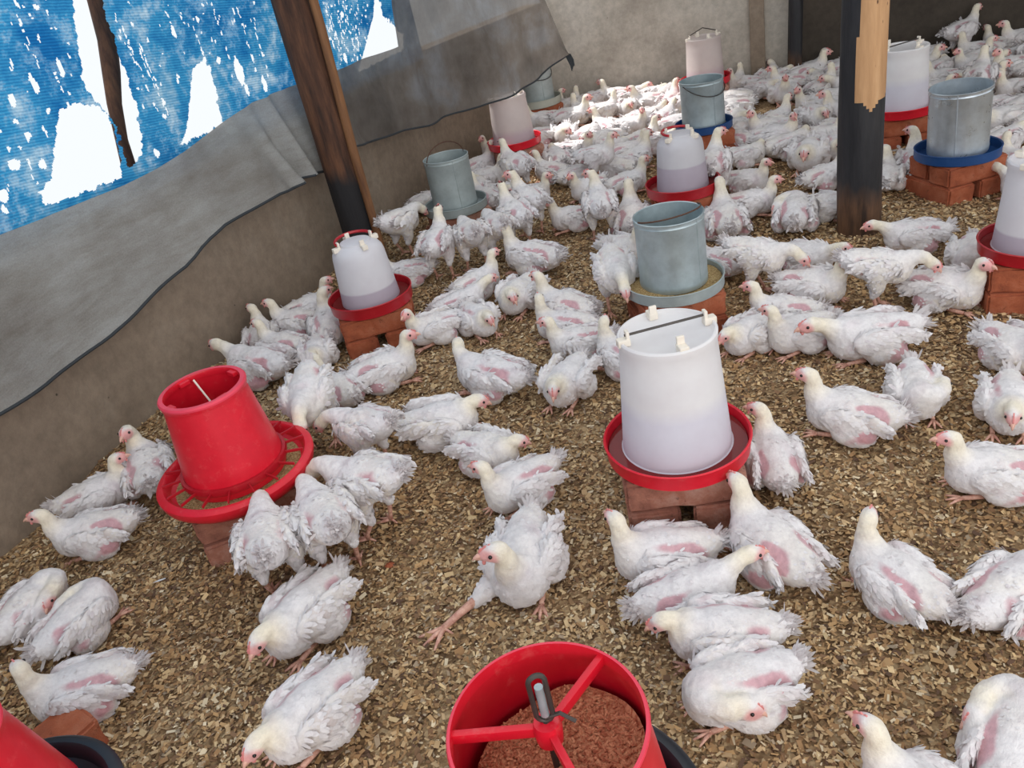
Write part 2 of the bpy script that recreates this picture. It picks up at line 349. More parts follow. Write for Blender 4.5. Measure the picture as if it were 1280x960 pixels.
def in_view(x, y, mx=90):
    d = np.c_[x, y, 0*x]-CP; z = d@fwd; u = 640+F_PX*(d@cr)/z; v = 480-F_PX*(d@cu)/z
    return (z > .1) & (u > -mx) & (u < 1280+mx) & (v > -20) & (v < 960+mx)
def chips(n):
    x = rng.uniform(-1.95, 4.2, n*4); y = .45+4.6*rng.uniform(0, 1, n*4)**1.35
    ok = in_view(x, y) & (x > wallx(y)+.01); x = x[ok][:n]; y = y[ok][:n]; n = len(x)
    dist = np.sqrt(x*x+y*y+CAM_H**2)
    L = rng.gamma(6, .0021, n)*np.clip(.75+.12*dist, .8, 1.25); L = np.clip(L, .005, .026); Wd = L*rng.uniform(.3, .65, n)
    a = rng.uniform(0, 2*PI, n); tx = rng.normal(0, .28, n); ty = rng.normal(0, .35, n)
    U = np.c_[np.cos(a), np.sin(a), tx]; V = np.c_[-np.sin(a), np.cos(a), ty]
    C0 = np.c_[x, y, gz(x, y)+rng.uniform(-.001, .0045, n)]
    q = rng.uniform(.55, 1, (n, 4, 1))
    P = np.stack([C0-U*(L/2)[:, None]*q[:, 0]-V*(Wd/2)[:, None]*q[:, 1], C0+U*(L/2)[:, None]*q[:, 1]-V*(Wd/2)[:, None]*q[:, 2],
                  C0+U*(L/2)[:, None]*q[:, 2]+V*(Wd/2)[:, None]*q[:, 3], C0-U*(L/2)[:, None]*q[:, 3]+V*(Wd/2)[:, None]*q[:, 0]], 1)
    me = bpy.data.meshes.new('wood_shavings'); me.vertices.add(4*n); me.vertices.foreach_set('co', P.ravel().astype(np.float32))
    me.loops.add(4*n); me.loops.foreach_set('vertex_index', np.arange(4*n, dtype=np.int32)); me.polygons.add(n)
    me.polygons.foreach_set('loop_start', np.arange(0, 4*n, 4, dtype=np.int32)); me.polygons.foreach_set('loop_total', np.full(n, 4, np.int32)); me.update()
    pal = np.array([lin(c) for c in [(196, 168, 130), (212, 186, 144), (182, 148, 106), (158, 124, 88), (130, 100, 74), (98, 74, 58), (226, 210, 180), (168, 150, 128)]])
    damp = .5+.5*np.sin(x*2.3+1.2*np.sin(y*2.1)+.6)*np.sin(y*2.9+.9*np.sin(x*3.1)); damp = np.clip(damp*.9+.4*np.clip((x-.2)/.8, 0, 1)+rng.normal(0, .2, n), 0, 1)
    p0 = np.array([.22, .17, .2, .14, .08, .03, .08, .08]); p1 = np.array([.15, .07, .24, .24, .17, .07, .03, .03])
    r = rng.uniform(0, 1, n); c0 = np.searchsorted(np.cumsum(p0/p0.sum()), r).clip(0, 7); c1 = np.searchsorted(np.cumsum(p1/p1.sum()), r).clip(0, 7)
    ci = np.where(rng.uniform(0, 1, n) < damp, c1, c0); cc = pal[ci]*rng.uniform(.82, 1.15, (n, 1)); cc = cc*(1+damp[:, None]*np.array([.02, -.05, -.14]))
    setcol(me, np.repeat(cc, 4, 0)); me.materials.append(MT['litter_chips'])
    tag(link('wood_shavings', me), 'tan and brown wood shaving litter strewn over the whole floor', 'litter', kind='stuff')
chips(190000)

# ------------------------------------------------------------------ sheets hung along the left side
def hit(px, py, P):                      # sight line against a standing polyline -> (s, z)
    P = np.asarray(P, float); d = ray(px, py); s0 = 0; best = None
    for a, b in zip(P[:-1], P[1:]):
        l = np.linalg.norm(b-a); u = (b-a)/l; n = np.array([-u[1], u[0]])
        t = ((a-CP[:2])@n)/(d[:2]@n); h = CP+d*t; s = (h[:2]-a)@u
        if t > 0:
            e = max(0, -s, s-l)
            if best is None or e < best[0]-1e-6: best = (e, s0+s, h[2])
        s0 += l
    return best[1], best[2]
def along(P, s):
    P = np.asarray(P, float); d = np.r_[0, np.cumsum(np.linalg.norm(np.diff(P, axis=0), axis=1))]
    i = int(np.clip(np.searchsorted(d, s)-1, 0, len(P)-2)); u = (P[i+1]-P[i])/(d[i+1]-d[i]); p = P[i]+u*(s-d[i]); return p, np.array([u[1], -u[0]])
def sheet(name, P, s0, s1, zlo, zhi, step, fold, mat, holes=None):
    ns = int((s1-s0)/step)+1; smin = np.linspace(s0, s1, ns); nz = max(8, int(max(zhi(s)-zlo(s) for s in smin)/step)+1)
    v = []; uv = []
    for s in smin:
        p, n = along(P, s); a, b = zlo(s), zhi(s)
        for j in range(nz):
            t = j/(nz-1); z = a+(b-a)*t; o = fold(s, z, t); v.append((p[0]+n[0]*o, p[1]+n[1]*o, z)); uv.append((s, z))
    I, J = np.meshgrid(np.arange(ns-1), np.arange(nz-1), indexing='ij'); I = I.ravel(); J = J.ravel()
    f = np.stack([I*nz+J, (I+1)*nz+J, (I+1)*nz+J+1, I*nz+J+1], 1)
    if holes is not None:
        c = np.array(uv)[f].mean(1); f = f[~holes(c[:, 0], c[:, 1])]
    f = f.tolist()
    me = bpy.data.meshes.new(name); me.from_pydata(v, [], f); me.materials.append(MT[mat]); me.polygons.foreach_set('use_smooth', [True]*len(f))
    ul = me.uv_layers.new(name='UVMap'); li = np.zeros(len(me.loops), np.int32); me.loops.foreach_get('vertex_index', li)
    ul.data.foreach_set('uv', np.array(uv)[li].ravel().astype(np.float32))
    return link(name, me)
def curve(pts):
    a = np.array(sorted(pts)); return lambda s: float(np.interp(s, a[:, 0], a[:, 1]))
# blue net, torn, fixed outside the wall top
PB = WL+np.array([.03, -.015])
def pip(x, y, poly):
    ins = np.zeros(x.shape, bool); j = len(poly)-1
    for i in range(len(poly)):
        (xi, yi), (xj, yj) = poly[i], poly[j]
        if yi != yj: ins ^= ((yi > y) != (yj > y)) & (x < (xj-xi)*(y-yi)/(yj-yi)+xi)
        j = i
    return ins
TEARS = [[(88, -30), (93, 40), (100, 100), (110, 122), (128, 138), (142, 160), (158, 212), (176, 192), (168, 130), (152, 80), (135, 25), (120, -30)],
         [(72, 138), (96, 128), (128, 140), (142, 170), (152, 222), (120, 235), (58, 258), (50, 240), (66, 225), (68, 180)],
         [(244, 86), (258, 72), (268, 90), (276, 132), (282, 156), (250, 170), (224, 182), (234, 160), (240, 120)],
         [(466, -20), (478, 20), (502, 45), (502, 62), (470, 80), (450, 90), (458, 60), (466, 20)]]
TE = [[hit(x, y, PB) for x, y in t] for t in TEARS]
sm = []
for (x, y, w, h) in [(18, 5, 10, 14), (42, 10, 12, 6), (15, 125, 14, 16), (12, 80, 6, 12), (40, 105, 5, 30), (20, 153, 8, 5), (72, 85, 6, 26), (56, 165, 7, 16), (20, 205, 24, 8), (8, 245, 20, 8), (35, 170, 12, 5), (10, 262, 14, 8), (38, 205, 6, 14), (55, 205, 14, 8),
                     (193, 192, 12, 8), (248, 24, 6, 6), (290, 15, 4, 8), (300, 90, 2, 40), (310, 112, 3, 22), (330, 105, 2, 24), (275, 75, 6, 5), (434, 72, 8, 14), (418, 55, 4, 14), (430, 18, 6, 6), (412, 35, 3, 12), (225, 95, 6, 4), (205, 145, 8, 3), (220, 40, 3, 20), (178, 60, 3, 12), (45, 50, 5, 8), (30, 60, 5, 10)]:
    a, b = hit(x, y, PB), hit(x+w, y+h, PB); sm.append((a[0], a[1], abs(b[0]-a[0])*.36+.003, abs(b[1]-a[1])*.40+.003))
for i in range(16):
    x = random.uniform(0, 330) if i < 11 else random.uniform(395, 455); y = random.uniform(0, 60) if x > 390 else random.uniform(0, 170-.4*x); a = hit(x, y, PB)
    for q_ in range(random.randint(8, 16)): sm.append((a[0]+random.uniform(-.004, .004), a[1]-q_*random.uniform(.014, .022), random.uniform(.0025, .0045), random.uniform(.004, .011)))
for i in range(260):
    x, y = random.uniform(0, 330) if i < 110 else random.uniform(395, 460), 0; y = random.uniform(0, 260-.5*x) if x < 340 else random.uniform(0, 80)
    a = hit(x, y, PB); sm.append((a[0], a[1], random.uniform(.0025, .006), random.uniform(.0025, .009)))
SM = np.array(sm)
def tear(s, z):
    j = .005*np.sin(s*90+z*40)+.004*np.sin(z*170+s*33)+.003*np.sin(s*260-z*90); m_ = np.zeros(s.shape, bool)
    for t in TE: m_ |= pip(s+j, z+j*.7, t)
    for a, b, c, d in SM: m_ |= ((s-a+.4*j)/c)**2+((z-b+.4*j)/d)**2 < 1
    return m_
sB = [hit(-160, 200, PB)[0], hit(520, 40, PB)[0]]
o = sheet('shade_net', PB, .05, sB[1], lambda s: .74, lambda s: 1.75, .0042, lambda s, z, t: .012*math.sin(s*6+z*3), 'blue_net', tear)
tag(o, 'torn blue shade net stretched above the low left wall, sky showing through its holes', 'net')
# grey cloth hanging in front of the wall, left of the pole
PC = WL+np.array([.075, -.03])
lo = curve([hit(x, y, PC) for x, y in [(-120, 590), (0, 513), (50, 483), (90, 455), (130, 423), (160, 395), (195, 360), (225, 330), (240, 303), (262, 282), (300, 262), (330, 243), (350, 237), (362, 228), (385, 218), (402, 214)]])
hi = curve([hit(x, y, PC) for x, y in [(-120, 345), (0, 295), (50, 275), (100, 253), (150, 232), (190, 212), (230, 188), (280, 153), (320, 128), (360, 110), (402, 94)]])
sC = [hit(-120, 500, PC)[0], hit(404, 150, PC)[0]]
def foldC(s, z, t):
    u = (s-sC[0])/(sC[1]-sC[0]); g = math.exp(-((s-(sC[1]-.32))/.12)**2)
    return .02*math.sin(s*4.2+2*t)+.012*math.sin(s*13+3*t)*(1-t)+g*.05*math.sin(s*42+4*t)*(1-t*.7)+.035*(1-t)**2*math.sin(s*2.1+1)+.03*(1-t)
cl = sheet('cloth_curtain', PC, .1, sC[1], lo, hi, .016, foldC, 'grey_cloth')
tag(cl, 'dusty pale grey cloth curtain hanging over the left wall, nearer than the brown pole', 'curtain')
def hem(P, lof, s0, s1, fold, parent, r=.006, name='hem'):
    pts = []
    for s in np.linspace(s0, s1, 90):
        p, n = along(P, s); o = fold(s, lof(s), 0); pts.append((p[0]+n[0]*o, p[1]+n[1]*o, lof(s)))
    mb = MB(); mb.tube(pts, r, 6); return part(name, mb, 'hem', parent)
hem(PC, lo, .1, sC[1], foldC, cl)
# darker grey net right of the pole, its free end blown into the room
PD = np.array([(-.60, 3.87), (-.42, 4.15), (.02, 4.72), (1.0, 5.42)])
lo2 = curve([hit(x, y, PD) for x, y in [(398, 186), (430, 184), (470, 177), (510, 163), (535, 157), (560, 145), (600, 133), (640, 116), (665, 104), (690, 90), (712, 68)]])
e0, e1 = hit(398, 150, PD)[0], hit(712, 68, PD)[0]
_h = [hit(x, y, PD) for x, y in [(398, 98), (430, 86), (450, 76), (475, 68), (498, 58)]]; sj = _h[-1][0]+.015
_g = [hit(x, y, PD) for x, y in [(676, -14), (682, 0), (697, 34), (711, 66)]]; print('net', sj, e0, e1, _g)
hi2 = curve(_h+[(sj, 1.0), (sj+.015, 1.12), (sj+.05, 1.6), (_g[0][0]-.04, 1.6)]+_g)
def foldD(s, z, t):
    return .03*math.sin(s*5+3*z)+.025*math.sin(s*9+5*t+1)*(1-t)+.015*math.sin(s*21+8*z)
c2 = sheet('net_curtain', PD, e0, e1, lambda s: min(lo2(s), hi2(s)-.004), hi2, .014, foldD, 'grey_net')
tag(c2, 'dark grey net curtain beyond the brown pole, its loose corner hanging before the back wall', 'curtain')
hem(PD, lo2, e0, e1, foldD, c2, .0055)
p, n = along(PD, e1); z = lo2(e1); o_ = foldD(e1, z, 0); b0 = np.array([p[0]+n[0]*o_, p[1]+n[1]*o_, z])
mb = MB()
for a in range(3):
    mb.tube([b0+np.array([-.015+.012*a, 0, .0]), b0+np.array([.0+.01*a, -.004, -.035]), b0+np.array([.012+.006*a, .004, -.07]), b0+np.array([.01+.004*a, 0, -.10+.012*a])], [.007, .010, .009, .003], 6)
part('tied_corner', mb, 'hem', c2)

# ------------------------------------------------------------------ poles
def pole(name, mats, P, r0, r1, h, lean=(0, 0), seed=0, label=None, extra=None, cat='pole'):
    root = empty(name, (P[0], P[1], 0)); tag(root, label, cat); rr = random.Random(seed); mb = MB(); n = 48; v = []; f = []; k = 150
    for j in range(k):
        z = -.05+(h+.05)*j/(k-1); r = r0+(r1-r0)*j/(k-1)
        cx, cy = lean[0]*z+.006*math.sin(z*3+seed), lean[1]*z+.006*math.sin(z*2.3+seed*2)
        for i in range(n):
            a = 2*PI*i/n; q = r*(1+.05*math.sin(a*2+z*1.2+seed)+.03*math.sin(a*3+z*2)+.015*math.sin(a*7+z*9)); v.append((cx+q*math.cos(a), cy+q*math.sin(a), z))
    for j in range(k-1):
        for i in range(n): f.append((j*n+i, j*n+(i+1) % n, (j+1)*n+(i+1) % n, (j+1)*n+i))
    f.append(tuple((k-1)*n+i for i in range(n))); mb.add(v, f); part('trunk', mb, mats or [], root, True, 80)
    return root
lp = pole('wooden_pole', None, (-.565, 3.75), .082, .070, 1.75, (0, 0), 1, 'brown wooden pole with tarred black foot standing by the left wall between the two curtains')
for c in lp.children: c.data.materials.append(MT['pole_brown'])
rp = pole('wooden_pole', None, (1.52, 3.0), .080, .078, 1.75, (0, 0), 3, 'thick black painted pole with a bare stripped wood patch, standing among the chickens')
tr = [c for c in rp.children][0]; tr.data.materials.append(MT['pole_black']); tr.data.materials.append(MT['bare_wood'])
for p in tr.data.polygons:
    c = p.center; a = math.degrees(math.atan2(c.y, c.x)); e = .54-.03*math.cos(math.radians(a+100)*1.6)-.012*math.sin(a*.11)
    if -139+4*math.sin(c.z*9) < a < 12 and c.z > e: p.material_index = 1
bp = pole('wooden_post', None, (2.405, 5.74), .050, .048, 1.75, (0, 0), 5, 'thin black post against the back wall where the shaded wall starts', cat='post')
for c in bp.children: c.data.materials.append(MT['pole_black'])
# light stick leaning on the brown pole
root = empty('wooden_stick', (-.475, 3.70, 0)); tag(root, 'slim light brown stick propped upright against the brown wooden pole', 'stick')
mb = MB(); mb.tube([(.0, 0, .02), (-.004, 0, .6), (.004, .01, 1.1), (0, .015, 1.75)], [.019, .021, .020, .018], 10); part('shaft', mb, 'stick_wood', root)
# posts standing outside, seen through the tears
PO = WL+np.array([-.30, .14]); pts = []
for x, y in [(168, 262), (163, 215), (152, 175), (143, 130), (139, 90), (134, 50), (122, 0), (108, -50)]:
    s_, z_ = hit(x, y, PO); p_, n_ = along(PO, s_); pts.append((p_[0], p_[1], z_))
root = empty('outdoor_post', (pts[0][0], pts[0][1], 0)); tag(root, 'dark crooked post outdoors, seen through the big tear in the blue net', 'post')
pts = [(pts[0][0]+.01, pts[0][1], 0)]+pts; pts = [(a-root.location.x, b-root.location.y, c) for a, b, c in pts]
mb = MB(); mb.tube(pts, [.03, .03, .03, .024, .028, .034, .036, .038, .04], 10); part('trunk', mb, 'pole_brown', root)

# ------------------------------------------------------------------ chickens
def smin(a, b, k):
    h = np.clip(.5+.5*(b-a)/k, 0, 1); return b+(a-b)*h-k*h*(1-h)
def roty(a): c, s = math.cos(a), math.sin(a); return np.array([[c, 0, s], [0, 1, 0], [-s, 0, c]])
def rotz(a): c, s = math.cos(a), math.sin(a); return np.array([[c, -s, 0], [s, c, 0], [0, 0, 1]])
def sd_ell(P, c, r, R=None):
    p = P-np.array(c)
    if R is not None: p = p @ R
    r = np.array(r); k0 = np.linalg.norm(p/r, axis=-1); k1 = np.linalg.norm(p/(r*r), axis=-1)+1e-9; return k0*(k0-1)/k1
def sd_chain(P, pts, rad, n=7):
    pts = np.array(pts); out = None
    # smooth the guide line
    t = np.linspace(0, len(pts)-1, n*(len(pts)-1)+1); i = np.clip(t.astype(int), 0, len(pts)-2); u = t-i
    def cr_(a):
        a = np.asarray(a, float); a0 = a[np.clip(i-1, 0, len(a)-1)]; a1 = a[i]; a2 = a[i+1]; a3 = a[np.clip(i+2, 0, len(a)-1)]
        uu = u[:, None] if a.ndim > 1 else u
        return .5*((2*a1)+(-a0+a2)*uu+(2*a0-5*a1+4*a2-a3)*uu**2+(-a0+3*a1-3*a2+a3)*uu**3)
    C = cr_(pts); Rr = cr_(rad)
    for c, r in zip(C, Rr):
        d = np.sqrt(((P-c)**2).sum(-1))-r; out = d if out is None else np.minimum(out, d)
    return out
def surfnets(f, org, h):
    s = f < 0; nx, ny, nz = f.shape
    cn = np.zeros((nx-1, ny-1, nz-1), int); sl = lambda i, n: slice(i, n-1+i)
    for i in (0, 1):
        for j in (0, 1):
            for k in (0, 1): cn += s[sl(i, nx), sl(j, ny), sl(k, nz)]
    act = (cn > 0) & (cn < 8); idx = -np.ones(act.shape, int); idx[act] = np.arange(act.sum()); A = np.argwhere(act)
    acc = np.zeros((len(A), 3)); w = np.zeros(len(A))
    for ax in range(3):
        o1, o2 = [q for q in range(3) if q != ax]
        for i in (0, 1):
            for j in (0, 1):
                a = A.copy(); a[:, o1] += i; a[:, o2] += j; b = a.copy(); b[:, ax] += 1
                fa = f[tuple(a.T)]; fb = f[tuple(b.T)]; m_ = (fa < 0) != (fb < 0); t = np.where(m_, fa/(fa-fb+1e-12), 0)
                p = a-A+0.0; p[:, ax] += t; acc += p*m_[:, None]; w += m_
    V = (A+acc/w[:, None])*h+org; F = []
    for ax in range(3):
        o1, o2 = [(1, 2), (2, 0), (0, 1)][ax]
        a0 = [slice(None)]*3; a1 = [slice(None)]*3; a0[ax] = slice(0, -1); a1[ax] = slice(1, None)
        sa = s[tuple(a0)]; sb = s[tuple(a1)]; E_ = np.argwhere(sa != sb)
        E_ = E_[(E_[:, o1] > 0) & (E_[:, o2] > 0) & (E_[:, o1] < f.shape[o1]-1) & (E_[:, o2] < f.shape[o2]-1)]
        if len(E_) == 0: continue
        def id_(d1, d2): q = E_.copy(); q[:, o1] += d1; q[:, o2] += d2; return idx[tuple(q.T)]
        Q = np.stack([id_(-1, -1), id_(0, -1), id_(0, 0), id_(-1, 0)], 1); fl = ~sa[tuple(E_.T)]; Q[fl] = Q[fl][:, ::-1]; F.append(Q)
    return V, np.concatenate(F)
def fnoise(P, sc, seed):
    r = np.random.default_rng(seed); o = 0
    for i in range(5):
        d = r.normal(size=3); d /= np.linalg.norm(d); o = o+np.sin(P@d*sc*r.uniform(.7, 1.5)+r.uniform(0, 6.28)+1.5*np.sin(P@np.roll(d, 1)*sc*.6))
    return o/5
C_WHITE = np.array(lin((229, 224, 224))); C_CREAM = np.array(lin((240, 228, 202))); C_PINK = np.array(lin((202, 152, 160))); C_GREY = np.array(lin((208, 194, 198)))
C_FACE = np.array(lin((234, 170, 166))); C_RED = np.array(lin((188, 112, 118)))
FV = [(0, 0), (.4, -.5), (.4, 0), (.4, .5), (.82, -.44), (.85, 0), (.82, .44), (1, 0)]
FF = [(0, 1, 2), (0, 2, 3), (1, 4, 5, 2), (2, 5, 6, 3), (4, 7, 5), (5, 7, 6)]
def feathers(pos, nrm, dirv, L, Wd, lift, r):
    n = len(pos); global FN; FN = np.repeat(nrm, 8, 0); d = dirv-nrm*(dirv*nrm).sum(1, keepdims=True); d /= np.linalg.norm(d, axis=1, keepdims=True)+1e-9
    side = np.cross(nrm, d); V = np.zeros((n, 8, 3))
    for q, (a, b) in enumerate(FV):
        cup = -.10*abs(b)*2; V[:, q] = pos+d*(a*L)[:, None]+side*(b*Wd)[:, None]+nrm*((lift*(a*1.0-.55*a*a*1.2)+.0)*L+cup*Wd*.6-.001)[:, None]
    F = np.array([f+((f[-1],) if len(f) == 3 else ()) for f in FF]); return V.reshape(-1, 3), n
def chicken(pose, yaw=0, seed=0, h=.0052, spread=0.0, bare=1.0, legout=False):
    r = np.random.default_rng(seed); st = pose in 'FU'
    zb = .20 if st else .074
    tilt = {'F': .14, 'U': -.10}.get(pose, -.07)       # + is nose down
    Rb = roty(tilt); O = np.array([0, 0, zb])
    B = lambda x, y, z: tuple(O+Rb@np.array([x, y, z]))
    ya = math.radians(yaw); hd = lambda l, z, b=.085: None
    def along_yaw(base, l, z):    # point in front of the neck root, turned by the yaw
        return (base[0]+l*math.cos(ya), base[1]+l*math.sin(ya), z)
    nb = B(.080, 0, .022)
    if pose in 'SP': pts = [nb, (nb[0]+.024*(.5+.5*math.cos(ya)), .010*math.sin(ya), .135), along_yaw((nb[0]+.018, 0), .008, .163), along_yaw((nb[0]+.016, 0), .018, .187)]; hp = -.1
    elif pose == 'T': pts = [nb, (nb[0]+.012, .016*math.sin(ya), .112), along_yaw((nb[0]+.008, 0), .022, .124), along_yaw((nb[0]+.010, 0), .040, .128)]; hp = .45
    elif pose == 'L': pts = [nb, (nb[0]+.03, .015*math.sin(ya), .115), along_yaw((nb[0]+.035, 0), .025, .135), along_yaw((nb[0]+.035, 0), .055, .145)]; hp = .1
    elif pose == 'W': sg = 1 if yaw >= 0 else -1; pts = [nb, (nb[0]+.014, .030*sg, .108), (nb[0]-.018, .062*sg, .112), (nb[0]-.052, .066*sg, .106)]; hp = .35; ya = math.radians(150*sg)
    elif pose == 'F': pts = [nb, along_yaw((nb[0]+.02, 0), .018, nb[2]+.014), along_yaw((nb[0]+.035, 0), .042, nb[2]+.012), along_yaw((nb[0]+.045, 0), .058, nb[2]-.012)]; hp = .75
    elif pose == 'U': pts = [nb, (nb[0]+.024, .006*math.sin(ya), nb[2]+.038), along_yaw((nb[0]+.022, 0), .008, nb[2]+.066), along_yaw((nb[0]+.020, 0), .018, nb[2]+.090)]; hp = 0
    rad = [.044, .031, .0232, .0212]
    H = np.array(pts[-1]); Rh = rotz(ya)@roty(hp); hf = Rh@np.array([1., 0, 0]); hu = Rh@np.array([0, 0, 1.]); hs = Rh@np.array([0, 1., 0])
    Hc = H+hf*.012+hu*.002
    prim = [(B(0, 0, 0), (.108, .070, .066), Rb, .02), (B(.066, 0, -.010), (.058, .058, .056), Rb, .018), (B(-.088, 0, .012), (.056, .050, .045), Rb@roty(.2), .025), (B(-.128, 0, .026), (.034, .024, .019), Rb@roty(.4), .02)]
    if not st: prim += [(B(-.02, .062*q, -.026), (.062, .034, .042), Rb, .012) for q in (1, -1)]
    prim += [(B(.062, .034*q, -.004), (.040, .030, .042), Rb, .006) for q in (1, -1)]
    wings = []
    for q in (1, -1):
        dz = r.uniform(-.006, .006); sp = spread*(.5+.5*r.random())
        Rw = Rb@rotz(-q*(.13-.25*sp))@roty(-.16+r.uniform(-.06, .06)+.2*sp)
        wings += [(B(.014, q*(.066+.006*sp), .012+dz), (.068, .022, .042), Rw, .0035), (B(-.056, q*(.058+.02*sp), .022+dz+.014*sp), (.062, .013, .027), Rw@rotz(-q*.12), .004)]
    lo = np.array([-.185, -.125, -.004]); hi = np.array([.265, .125, .345 if st else .245])
    ax = [np.arange(lo[i], hi[i], h) for i in range(3)]; Gd = np.stack(np.meshgrid(*ax, indexing='ij'), -1)
    f = None
    for c, rr, R, kk in prim:
        d = sd_ell(Gd, c, rr, R); f = d if f is None else smin(f, d, kk)
    fw = None
    for c, rr, R, kk in wings:
        d = sd_ell(Gd, c, rr, R); f = smin(f, d, kk); fw = d if fw is None else np.minimum(fw, d)
    f = smin(f, sd_chain(Gd, pts, rad), .018)
    f = smin(f, sd_ell(Gd, Hc, (.030, .0205, .0228), Rh), .008); f = smin(f, sd_ell(Gd, Hc+hf*.019-hu*.003, (.0165, .0115, .0135), Rh), .006)
    if st:
        for q in (1, -1): f = smin(f, sd_chain(Gd, [B(-.005, .046*q, -.02), (-.006, .047*q, .125), (-.020, .046*q, .088)], [.040, .026, .0125]), .012)
    if legout: f = smin(f, sd_chain(Gd, [B(.03, -.05, -.02), (.075, -.085, .045), (.095, -.105, .035)], [.034, .022, .013]), .012)
    f = f+.0022*fnoise(Gd, 190, seed)+.0016*fnoise(Gd, 420, seed+1)*(np.linalg.norm(Gd-Hc, axis=-1) > .045)
    if not st: f = np.maximum(f, -(Gd[..., 2]-.001))
    V, Fq = surfnets(f, lo, h)
    a = V[Fq]; fn = np.cross(a[:, 2]-a[:, 0], a[:, 3]-a[:, 1]); ar = np.linalg.norm(fn, axis=1)/2; fn = fn/(2*ar[:, None]+1e-12); ctr = a.mean(1)
    vol = (ctr*fn*ar[:, None]).sum()
    if vol < 0: Fq = Fq[:, ::-1]; fn = -fn
    def info(P):
        q = (P-O)@Rb; dw = np.min([sd_ell(P, c, rr, R) for c, rr, R, kk in wings], axis=0)
        dn = sd_chain(P, pts, rad); dh = np.linalg.norm(P-Hc, axis=1); return q, dw, dn, dh
    def bareness(q, dw, dn, s2):
        n1 = fnoise(q, 30, s2)*.9+fnoise(q, 85, s2+3)*.55+fnoise(q, 240, s2+4)*.22
        sw = 1+.5*np.sign(q[:, 1])*math.sin(s2*1.7)
        side = np.exp(-((q[:, 0]+.070)/.034)**2)*np.clip((np.abs(q[:, 1])-.012)/.02, 0, 1)*np.clip((q[:, 2]+.045)/.02, 0, 1)
        up = np.exp(-((q[:, 0]+.030+.02*math.sin(s2))/.070)**2)*np.exp(-((np.abs(q[:, 1])-.043+.1*(q[:, 0]+.03))/.012)**2)*(q[:, 2] > .015)
        low = np.exp(-((q[:, 0]+.02)/.05)**2)*np.clip((np.abs(q[:, 1])-.05)/.01, 0, 1)*(q[:, 2] < -.005)
        return np.clip(((1.1*side+.85*up*sw+.4*low)*bare+.55*n1-.56)*2.4, 0, 1)*(dw > .0015)*(dn > .004)
    q, dw, dn, dh = info(V); bn = bareness(q, dw, dn, seed+9)
    n2 = fnoise(V, 120, seed+5)[:, None]
    col = C_WHITE*(1+.03*n2); col = col+(C_GREY-col)*np.clip(fnoise(V, 60, seed+6)*.9-.1, 0, .7)[:, None]
    crm = np.clip(1-dn/.012, 0, 1)*np.clip(1-(dh-.035)/.055, 0, 1)*.85
    crm = np.maximum(crm, .35*np.clip(fnoise(V, 24, seed+8)+.1, 0, 1))
    if seed % 3 == 0: crm = np.maximum(crm, .35*(fnoise(V, 30, seed+8) > -.1)*(q[:, 2] < 0))
    col = col+(C_CREAM-col)*crm[:, None]; pk = C_PINK*(1+.10*fnoise(V, 260, seed+4)[:, None])+(C_RED-C_PINK)*np.clip(fnoise(V, 50, seed+2)+.1-q[:, 2:3].ravel()*8, 0, 1)[:, None]*.6
    col = col+(pk-col)*(bn*.88)[:, None]
    hl = (V-Hc)@Rh; face = np.clip(1.45-np.linalg.norm((hl-[.016, 0, -.004])/[.020, .030, .017], axis=1), 0, 1)*2*(dh < .05); face = np.clip(face, 0, 1)
    col = col+(C_FACE-col)*face[:, None]
    verts = [V]; faces = [tuple(x) for x in Fq]; cols = [col]
    # feather coat
    nf = 1500 if h < .007 else 480
    pr = ar/ar.sum(); pick = r.choice(len(ctr), nf*2, p=pr); P = ctr[pick]; N = fn[pick] if vol >= 0 else fn[pick]
    q, dw, dn, dh = info(P); bn = bareness(q, dw, dn, seed+9); keep = (dh > .040) & (P[:, 2] > .012) & (r.random(len(P)) > bn*1.3) & ((dn > .001) | (r.random(len(P)) < .5))
    if st: keep &= (P[:, 2] > .10)
    P, N, q, dw, dn = P[keep][:nf], N[keep][:nf], q[keep][:nf], dw[keep][:nf], dn[keep][:nf]; n = len(P)
    D = np.tile(Rb@np.array([-1., 0, -.12]), (n, 1))+np.c_[np.zeros(n), N[:, 1]*.15, -.35*np.abs(N[:, 1])]; nk = dn < .004; D[nk] = D[nk]*.3+np.array([0, 0, -1.])
    D += r.normal(0, .22, (n, 3)); wg = dw < .004
    L = np.where(wg, r.uniform(.020, .036, n), r.uniform(.010, .018, n)); L = np.where(nk, .008, L); Wd = np.where(wg, L*.34, L*.6); lf = np.where(wg, r.uniform(-.03, .09, n), r.uniform(-.06, .12, n))+spread*.14*r.random(n)**2
    if h > .007: L *= 1.35; Wd *= 1.3
    FVt, nn = feathers(P, N, D, L, Wd, lf, r); fnrm = FN.copy()
    fc = C_WHITE*(1+r.uniform(-.03, .04, (n, 1))); fc = fc+(C_GREY-fc)*(r.random((n, 1)) < .12)*.35; fc = fc+(C_CREAM-fc)*np.where(nk, .75*np.clip(1-(np.linalg.norm(P-Hc, axis=1)-.035)/.055, 0, 1), 0)[:, None]
    base = sum(len(v) for v in verts); verts.append(FVt); cols.append(np.repeat(fc, 8, 0))
    for i in range(n): faces += [tuple(base+8*i+j for j in ff) for ff in FF]
